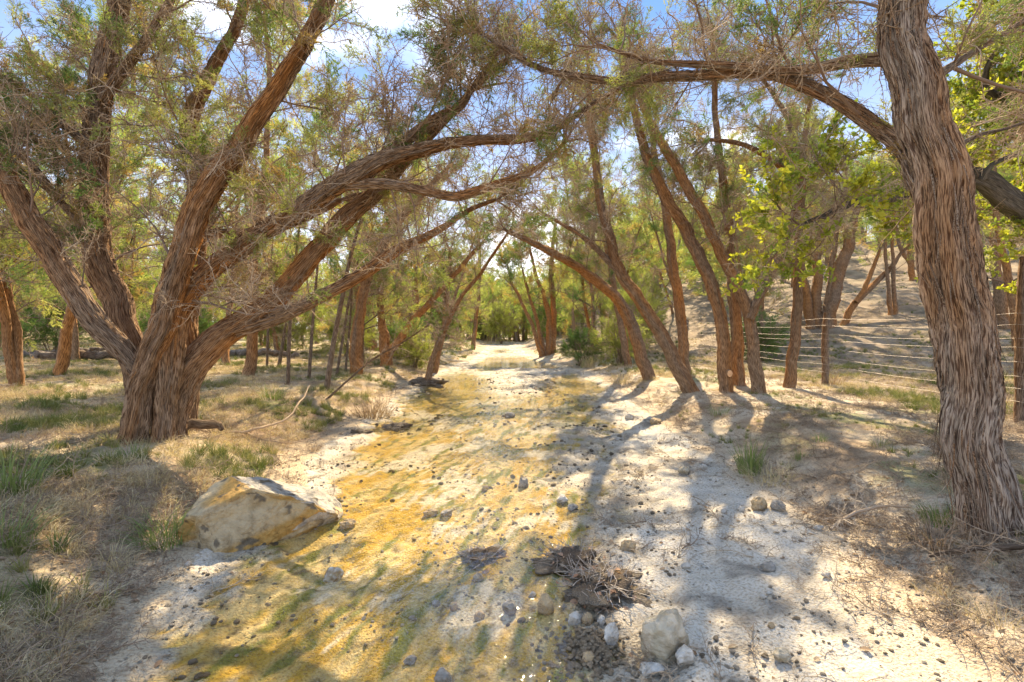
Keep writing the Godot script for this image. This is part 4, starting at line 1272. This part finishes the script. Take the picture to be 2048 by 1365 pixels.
func build_stones() -> void:
	var tones := [[Color(.52, .45, .33), Color(.38, .33, .23)], [Color(.58, .54, .46), Color(.46, .42, .35)], [Color(.48, .35, .19), Color(.38, .29, .18)], [Color(.26, .24, .20), Color(.38, .34, .28)], [Color(.36, .25, .14), Color(.62, .57, .48)]]
	for i in STONES.size():
		var s: Array = STONES[i]
		var w: float = s[2]
		var h: float = s[3]
		var kind: int = s[6]
		var m := rock_mesh(700 + i, Vector3(w, h * 1.15, w * s[4]), [1, 8, 1, 6, 4][kind], [.24, .18, .22, .22, .2][kind], 4 if w > .1 else 3, tones[kind][0], tones[kind][1])
		var o := top("stone", m, M.stone, s[7], "stone", "stones scattered in the creek bed")
		o.position = ground_at(s[0], s[1]) + Vector3(0, h * .30, 0)
		o.rotation.y = s[5]
	# the long boulder on the left margin
	var I := ico(5)
	var b := Buf.new()
	var cuts := [[Vector3(.42, .9, .05).normalized(), .50], [Vector3(-.55, .85, .1).normalized(), .78], [Vector3(-.25, .30, 1).normalized(), .62], [Vector3(.75, .55, .35).normalized(), .72], [Vector3(.3, -.5, .8).normalized(), .66], [Vector3(-1, -.1, .3).normalized(), .86]]
	for p: Vector3 in I[0]:
		var q := p
		var on := -1
		for k in cuts.size():
			var over: float = q.dot(cuts[k][0]) - cuts[k][1]
			if over > 0.0:
				q -= cuts[k][0] * over * .95
				on = k
		var rough := .05 if on == 0 else .03
		q *= 1.0 + .10 * nb.get_noise_3d(p.x * 70, p.y * 70, p.z * 70) + rough * nb.get_noise_3d(p.x * 240, p.y * 240, p.z * 240 + 50)
		var stain := nc.get_noise_3d(p.x * 45 + 20, p.y * 90, p.z * 45)
		var col := Color(.42, .38, .31).lerp(Color(.30, .27, .22), clampf(.5 + 2.0 * stain, 0, 1))
		if on != 0 and q.x < .55 + stain:
			col = Color(.46, .36, .21).lerp(Color(.44, .26, .075), clampf(.55 + 2.4 * nc.get_noise_3d(p.x * 20 + 70, p.y * 110 - p.x * 40, p.z * 20), 0, 1))
		if nc.get_noise_3d(p.x * 150, p.y * 150 + 90, p.z * 150) > .44:
			col = Color(.17, .135, .09)
		b.put(q * Vector3(.56, .40, .34), p, Vector2.ZERO, col)
	for tr in I[1]:
		b.ix.append_array([tr[0], tr[2], tr[1]])
	var o := top("boulder", b.mesh(true), M.stone, "long tilted limestone boulder with ochre stains and grey flat top", "boulder")
	o.position = ground_at(-1.80, -3.74) + Vector3(0, .09, 0)
	o.rotation = Vector3(.0, .80, -.06)


func log_tube(pts: Array, mat: Material, tint: Color, tint2: Color, called: String, label: String, category: String, cut := false) -> void:
	var base := Vector3(pts[0][0], 0, pts[0][2])
	base.y = gh(base.x, base.z)
	var q := []
	for p in pts:
		q.push_back([p[0] - base.x + rnd(-.03, .03), gh(p[0], p[2]) + p[1] + p[3] * rnd(.6, 1.2) - base.y, p[2] - base.z + rnd(-.04, .04), p[3] * rnd(.85, 1.1)])
	var o := thing(called, label, category, base)
	var pr := smooth_path(q, .06)
	for i in pr[0].size():
		pr[0][i] += Vector3(nb.get_noise_2d(i * 9.0, 5.0), nb.get_noise_2d(i * 9.0, 95.0), nb.get_noise_2d(i * 9.0, 195.0)) * clampf(pr[1][i] * 2.2, .02, .12)
	var b := Buf.new()
	tube(b, pr[0], pr[1], 14, pr[1][0] * .1, .3, tint, tint2, base.x * 9.0)
	part("wood", b.mesh(true), mat, o)
	if pts[0][3] < .03:
		var tw := Inst.new()
		for k in 12:
			var j := rng.randi_range(2, pr[0].size() - 1)
			tw.put(along(rvec() + Vector3.UP * .4, rnd(0, 6), rnd(.12, .4)), pr[0][j], tint)
		swarm("side_twigs", tw, PROTO.twig1, M.twig, o)
	if cut:
		var c := Buf.new()
		var a: Vector3 = pr[0][0]
		var t: Vector3 = (pr[0][1] - a).normalized()
		var x := t.cross(Vector3.UP).normalized()
		var y := t.cross(x)
		var r: float = pr[1][0] * 1.08
		for j in 14:
			var e := TAU * j / 14
			var g := TAU * (j + 1) / 14
			c.tri(a - t * .012, a - t * .01 + (x * cos(e) + y * sin(e)) * r, a - t * .01 + (x * cos(g) + y * sin(g)) * r, Color(.62, .30, .09))
		part("cut_end", c.mesh(), M.twig, o)


func build_details() -> void:
	var grey := Color(.42, .38, .33)
	var brown := Color(.30, .22, .15)
	rng.seed = 41
	log_tube([[-15.3, .0, -16.4, .17], [-14.2, .05, -16.9, .16], [-13.0, .02, -17.4, .14], [-11.4, .0, -17.8, .10]], M.bark, grey, brown, "fallen_log", "grey fallen log with an orange sawn end behind the large left juniper", "log", true)
	log_tube([[-17.0, .0, -17.6, .12], [-15.4, .1, -17.8, .11], [-13.4, .25, -17.6, .09], [-12.0, .3, -17.0, .06]], M.bark, grey, brown, "fallen_log", "long bleached pole lying across the log with the orange end", "log")
	log_tube([[-13.6, .1, -18.6, .13], [-12.2, .12, -18.2, .12], [-10.4, .05, -17.8, .09]], M.bark, brown, grey, "fallen_log", "short dark log at the back of the brush pile", "log")
	log_tube([[-11.2, .0, -19.6, .13], [-9.8, .06, -19.4, .12], [-8.2, .0, -19.6, .09]], M.bark, grey, brown, "fallen_log", "pale log on the ground seen right of the left stems", "log")
	log_tube([[-14.6, .28, -17.2, .06], [-13.4, .34, -16.9, .05], [-12.0, .2, -16.6, .03]], M.bark, grey, brown, "fallen_log", "thin pale branch on top of the brush pile", "branch")
	log_tube([[-3.72, -.02, -5.55, .045], [-3.6, .05, -5.62, .06], [-3.42, .10, -5.72, .055], [-3.3, .12, -5.78, .03]], M.bark, Color(.42, .29, .17), brown, "root_chunk", "broken pointed chunk of wood leaning at the foot of the large left juniper", "wood chunk")
	log_tube([[-3.75, .0, -6.0, .016], [-3.3, .04, -6.1, .016], [-2.95, .2, -6.5, .014], [-2.9, .42, -7.0, .011], [-2.95, .55, -7.4, .007]], M.twig, Color(.5, .36, .22), Color(.4, .3, .2), "fallen_branch", "pale slanting fallen branch right of the large left juniper", "branch")
	log_tube([[-3.3, .0, -6.3, .012], [-3.0, .03, -6.15, .012], [-2.6, .05, -6.2, .008], [-2.4, .12, -6.3, .004]], M.twig, Color(.5, .36, .22), Color(.4, .3, .2), "fallen_branch", "thin fallen twig lying flat below the slanting branch", "branch")
	log_tube([[2.2, .0, -3.5, .010], [2.42, .05, -3.6, .012], [2.62, .09, -3.62, .010], [2.8, .06, -3.55, .006]], M.twig, Color(.5, .42, .32), Color(.4, .3, .2), "fallen_branch", "crooked pale stick at the left foot of the thick right trunk", "branch")
	log_tube([[2.45, .02, -2.95, .014], [2.7, .05, -2.85, .018], [2.98, .03, -2.7, .014]], M.bark, Color(.4, .3, .2), brown, "surface_root", "shredded root running from the thick right trunk to the lower right", "root")
	# saplings
	for i in SAPLINGS.size():
		var s: Dictionary = SAPLINGS[i]
		rng.seed = 610 + i
		var g := ground_at(s.b[0], s.b[2])
		var o := thing("sapling", s.l, "sapling", g, "thin bare saplings")
		var pr := smooth_path(s.s, .08)
		var b := Buf.new()
		tube(b, pr[0], pr[1], 8, .0015, .2, Color(.30, .19, .11), Color(.3, .24, .18), i * 5.0)
		part("stem", b.mesh(true), M.bark, o)
		var tw := Inst.new()
		var lv := Inst.new()
		var pts: PackedVector3Array = pr[0]
		for k in int(pts.size() * .8):
			var j := rng.randi_range(pts.size() / 3, pts.size() - 1)
			tw.put(along(rvec() + Vector3.UP * .3, rnd(0, 6), rnd(.2, .5)), pts[j], twig_color())
			if j > pts.size() * .7:
				lv.put(along(rvec() + Vector3.UP * .5, rnd(0, 6), rnd(.2, .35)), pts[j] + rvec() * .1, leaf_color(false))
		swarm("twigs", tw, PROTO.twig0, M.twig, o)
		swarm("crown", lv, PROTO.spray0, M.leaf, o)
	# tufts
	var tone := [Color(.22, .27, .085), Color(.62, .50, .30), Color(.40, .28, .18)]
	for i in TUFTS.size():
		var t: Array = TUFTS[i]
		var hgt: float = t[2]
		var kind: int = t[4]
		var m := tuft_mesh(900 + i, t[5], 0 if kind == 0 else 1, t[6], t[3] / hgt * .55, 1.4)
		rng.seed = 950 + i
		var mi := top("grass_tuft" if kind < 2 else "root_tangle", m, M["tuft%d" % kind] if M.has("tuft%d" % kind) else tuft_mat(kind, tone[kind]), t[7], "grass" if kind < 2 else "roots", "")
		mi.position = ground_at(t[0], t[1]) - Vector3(0, .01, 0)
		mi.scale = Vector3.ONE * hgt * 1.15
	# washed-up debris and mud clumps
	debris(Vector2(.40, -3.22), .20, 90, 40, "dark washed-up clump of sticks and leaves in the middle of the bed")
	debris(Vector2(.52, -2.86), .22, 130, 60, "pale-topped heap of dead leaves and stalks on the bar, nearest the camera")
	debris(Vector2(-.19, -3.38), .16, 30, 26, "muddy lump with reddish leaves between the water strands")
	debris(Vector2(-2.14, -7.2), .14, 30, 4, "black root clod at the left water edge, left of its twin")
	debris(Vector2(-1.76, -7.75), .20, 60, 4, "black root clod with wisps at the left water edge, right of its twin")
	debris(Vector2(-2.29, -13.3), .42, 120, 0, "dark root clump under the small leaning juniper")
	# shrubs at the back
	var lv := Color(.20, .29, .09)
	var yg := Color(.40, .41, .12)
	var list := [
		[-17.5, -19.5, 2.4, 1.6, 1.6, lv, "dark green shrub at the far left edge behind the fallen logs"],
		[-13.6, -20.5, 2.0, 1.3, 1.5, lv, "shrub with a yellow tip between the far left stems"],
		[-9.8, -22.0, 2.2, 1.5, 1.6, yg, "yellow-green shrub behind the large left juniper"],
		[-6.6, -20.5, 1.4, 1.2, 1.2, yg, "pale shrub behind the thin saplings"],
		[-4.4, -19.5, 1.0, .9, .9, yg, "low bush on the left bank before the far pool"],
		[-3.2, -16.8, .7, .55, .6, yg, "small weed bush at the left margin of the middle pool"],
		[2.6, -19.0, .8, .8, .7, lv, "green bush at the right margin by the far pool"],
		[3.6, -17.0, .9, 1.0, .8, yg, "spindly yellow-green bush on the right bank"],
		[4.6, -20.0, 1.3, 1.9, 1.2, yg, "tall pale feathery bush right of the far pool"],
		[5.6, -23.0, 1.5, 2.4, 1.5, yg, "tall pale juniper bush behind the feathery one"],
		[8.4, -17.5, 1.0, 1.0, 1.0, lv, "low bush behind the fence, left of the twin-trunked juniper"],
		[-1.0, -46.0, 2.0, 2.6, 2.0, yg * 1.3, "bright yellow bush closing the far end of the creek"],
		[2.6, -40.0, 1.8, 2.6, 1.8, lv, "dark round juniper bush beyond the far pool, right side"],
		[-4.6, -33.0, 2.0, 3.4, 2.0, lv, "dark round juniper bush beyond the far pool, left side"],
	]
	for i in list.size():
		var s: Array = list[i]
		shrub(ground_at(s[0], s[1]), i, Vector3(s[2], s[3] * 1.6, s[4]), s[6], "shrubs of the undergrowth", s[5], int(190 * s[2] * s[3]) + 60)


func tuft_mat(kind: int, col: Color) -> StandardMaterial3D:
	var m: StandardMaterial3D = M.grass.duplicate()
	m.albedo_color = col.linear_to_srgb()
	M["tuft%d" % kind] = m
	return m


func debris(at: Vector2, size: float, sticks: int, leaves: int, label: String) -> void:
	rng.seed = int(absf(at.x * 1000) + absf(at.y * 100))
	var o := thing("debris_clump", label, "debris", ground_at(at.x, at.y), "washed-up clumps in the creek bed")
	var m := rock_mesh(int(absf(at.y) * 50), Vector3(size * 2, size * .7, size * 1.6), 2, .9, 4, Color(.20, .155, .11), Color(.34, .28, .20))
	var mound := part("mud", m, M.clod, o)
	var b := Buf.new()
	for i in sticks:
		var a := rnd(0, TAU)
		var r := sqrt(rng.randf()) * size
		var p := Vector3(cos(a) * r, size * .34 * (1.0 - r * r / (size * size)) + .005, sin(a) * r)
		var d := (rvec() + Vector3(cos(a), .1, sin(a)) * .7).normalized()
		d.y = absf(d.y) * .5
		for k in 3:
			var q := p + d * rnd(.015, .06)
			stick(b, p, q, .0025, .002, Color(.30, .24, .18).lerp(Color(.52, .46, .38), rng.randf()))
			p = q
			d = (d + rvec() * .5).normalized()
	if sticks:
		part("sticks", b.mesh(), M.twig, o, "stuff")
	var lv := Inst.new()
	for i in leaves:
		var a := rnd(0, TAU)
		var r := sqrt(rng.randf()) * size * 1.2
		var p := Vector3(cos(a) * r, maxf(.01, size * .36 * (1.0 - r * r / (size * size)) + .012), sin(a) * r)
		lv.put(Basis.from_euler(rvec() * Vector3(.7, 3, .7)).scaled(Vector3.ONE * rnd(.025, .06)), p, Color(.44, .36, .27).lerp(Color(.36, .16, .07), rng.randf() * .8))
	swarm("leaves", lv, PROTO.dead_leaf0, M.grass, o)


func build_cover() -> void:
	# gravel and chips of the creek bed
	rng.seed = 121
	var peb := [Inst.new(), Inst.new(), Inst.new()]
	for i in 70000:
		var d := 1.4 + pow(rng.randf(), 1.7) * 15.0
		var x := rnd(-2.8, 3.0)
		if i < 900:
			var turn := rnd(0, TAU)
			var out := absf(rng.randfn(0, .10)) + absf(.03 * sin(turn * 3.0))
			x = .36 + cos(turn) * out
			d = 2.33 + sin(turn) * out * 1.1
		var h := gh(x, -d)
		if U < 0 and OUT > .7 or U > 1 and OUT > .9:
			continue
		var dens := na.get_noise_2d(x * 16.0 + 33.0, d * 16.0) + .25
		if h < -.01:
			dens -= .25
		if i >= 900 and rng.randf() > .2 + dens:
			continue
		var s := .004 + .024 * pow(rng.randf(), 6.0)
		if i < 900:
			s = rnd(.008, .026)
			h += maxf(0, .04 * (1.0 - Vector2(x - .36, d - 2.33).length() / .2) * rng.randf())
		var c := Color(.68, .61, .50).lerp(Color(.48, .38, .26), rng.randf())
		if i < 900:
			c = Color(.72, .58, .40).lerp(Color(.54, .40, .25), rng.randf())
		elif rng.randf() < .22:
			c = Color(.36, .29, .20)
		peb[i % 3].put(Basis.from_euler(Vector3(rnd(-.3, .3), rnd(0, 6.2), rnd(-.3, .3))).scaled_local(Vector3(s, s * rnd(.35, .65), s * rnd(.7, 1.4))), Vector3(x, h + s * .15, -d), c)
	for k in 3:
		swarm("gravel", peb[k], PROTO["pebble%d" % k], M.stone, self, "loose pale gravel and chips strewn over the creek bed", "gravel")
	var clods := Inst.new()
	rng.seed = 133
	for i in 4000:
		var d := 1.7 + pow(rng.randf(), 1.3) * 14.0
		var x := rnd(-2.3, 2.3)
		var h := gh(x, -d)
		if U < .05 or U > .85 or h > .03 or h < -.05 or na.get_noise_2d(x * 20.0 + 410.0, d * 20.0) < .02:
			continue
		var s := (.012 + .05 * pow(rng.randf(), 2.5)) * (.7 + .05 * d)
		clods.put(Basis.from_euler(Vector3(rnd(-.3, .3), rnd(0, 6.2), rnd(-.3, .3))).scaled_local(Vector3(s, s * rnd(.4, .8), s * rnd(.6, 1.2))), Vector3(x, h + s * .1, -d), Color(.20, .16, .11).lerp(Color(.56, .47, .34), rng.randf()))
	swarm("mud_clods", clods, PROTO.pebble0, M.clod, self, "small dark wet clods dotted over the flooded bed", "mud clods")
	# dead leaves and twig bits on the banks
	var lv := Inst.new()
	var bits := Inst.new()
	for i in 75000:
		var d := 1.2 + pow(rng.randf(), 1.6) * 22.0
		var x := rnd(-1.05, 1.05) * (d + 2.0)
		var h := gh(x, -d)
		if OUT < .15 and (rng.randf() > .16 or h < .0):
			continue
		if rng.randf() > .55 + na.get_noise_2d(x * 12.0, d * 12.0 + 50.0) * 1.3:
			continue
		if rng.randf() < .45:
			var s := rnd(.015, .05)
			lv.put(Basis.from_euler(Vector3(rnd(-.4, .4), rnd(0, 6), rnd(-.4, .4))).scaled(Vector3.ONE * s), Vector3(x, h + .004, -d), Color(.42, .33, .22).lerp(Color(.25, .14, .07), rng.randf()))
		else:
			bits.put(along(Vector3(rnd(-1, 1), rnd(-.02, .25), rnd(-1, 1)), rnd(0, 6), rnd(.08, .35)), Vector3(x, h + .006, -d), Color(.24, .17, .11).lerp(Color(.46, .37, .26), rng.randf()))
	swarm("leaf_litter", lv, PROTO.dead_leaf1, M.grass, self, "scattered dead brown leaves on the banks", "leaf litter")
	swarm("twig_litter", bits, PROTO.twig2, M.twig, self, "broken bare twigs strewn over the banks", "twig litter")
	# grass
	var green := [Inst.new(), Inst.new(), Inst.new()]
	var dry := [Inst.new(), Inst.new(), Inst.new()]
	for i in 60000:
		var d := 1.0 + pow(rng.randf(), 1.35) * 30.0
		var x := rnd(-1.05, 1.05) * (d + 2.0)
		var h := gh(x, -d)
		if OUT < .35 or h > 5.0:
			continue
		var u := U
		var patch := na.get_noise_2d(x * 10.0 + 5.0, d * 10.0)
		var s := rnd(.06, .20)
		if u > 1.0 and OUT < 3.6 and d < 12.0:
			if rng.randf() > .10 + patch:
				continue
			s *= .6
		elif x > 4 and x * .75 + d * .65 > 22.0:
			if rng.randf() > .12:
				continue
		elif rng.randf() > .7 + patch * 1.3:
			continue
		var q := along(Vector3(rnd(-.25, .25), 1, rnd(-.25, .25)), rnd(0, TAU), s)
		if na.get_noise_2d(x * 9.0 + 700.0, -d * 9.0) + rnd(-.25, .25) > .13:
			green[i % 3].put(q, Vector3(x, h - .004, -d), Color(.12, .16, .04).lerp(Color(.34, .31, .11), rng.randf()))
		else:
			dry[i % 3].put(q, Vector3(x, h - .004, -d), Color(.72, .60, .36).lerp(Color(.46, .33, .18), rng.randf()))
	for k in 3:
		swarm("green_grass", green[k], PROTO["grass%d" % k], M.grass, self, "short green grass growing in patches on the banks", "grass")
		swarm("dry_grass", dry[k], PROTO["straw%d" % k], M.grass, self, "bleached dry grass and straw lying over the banks", "grass")
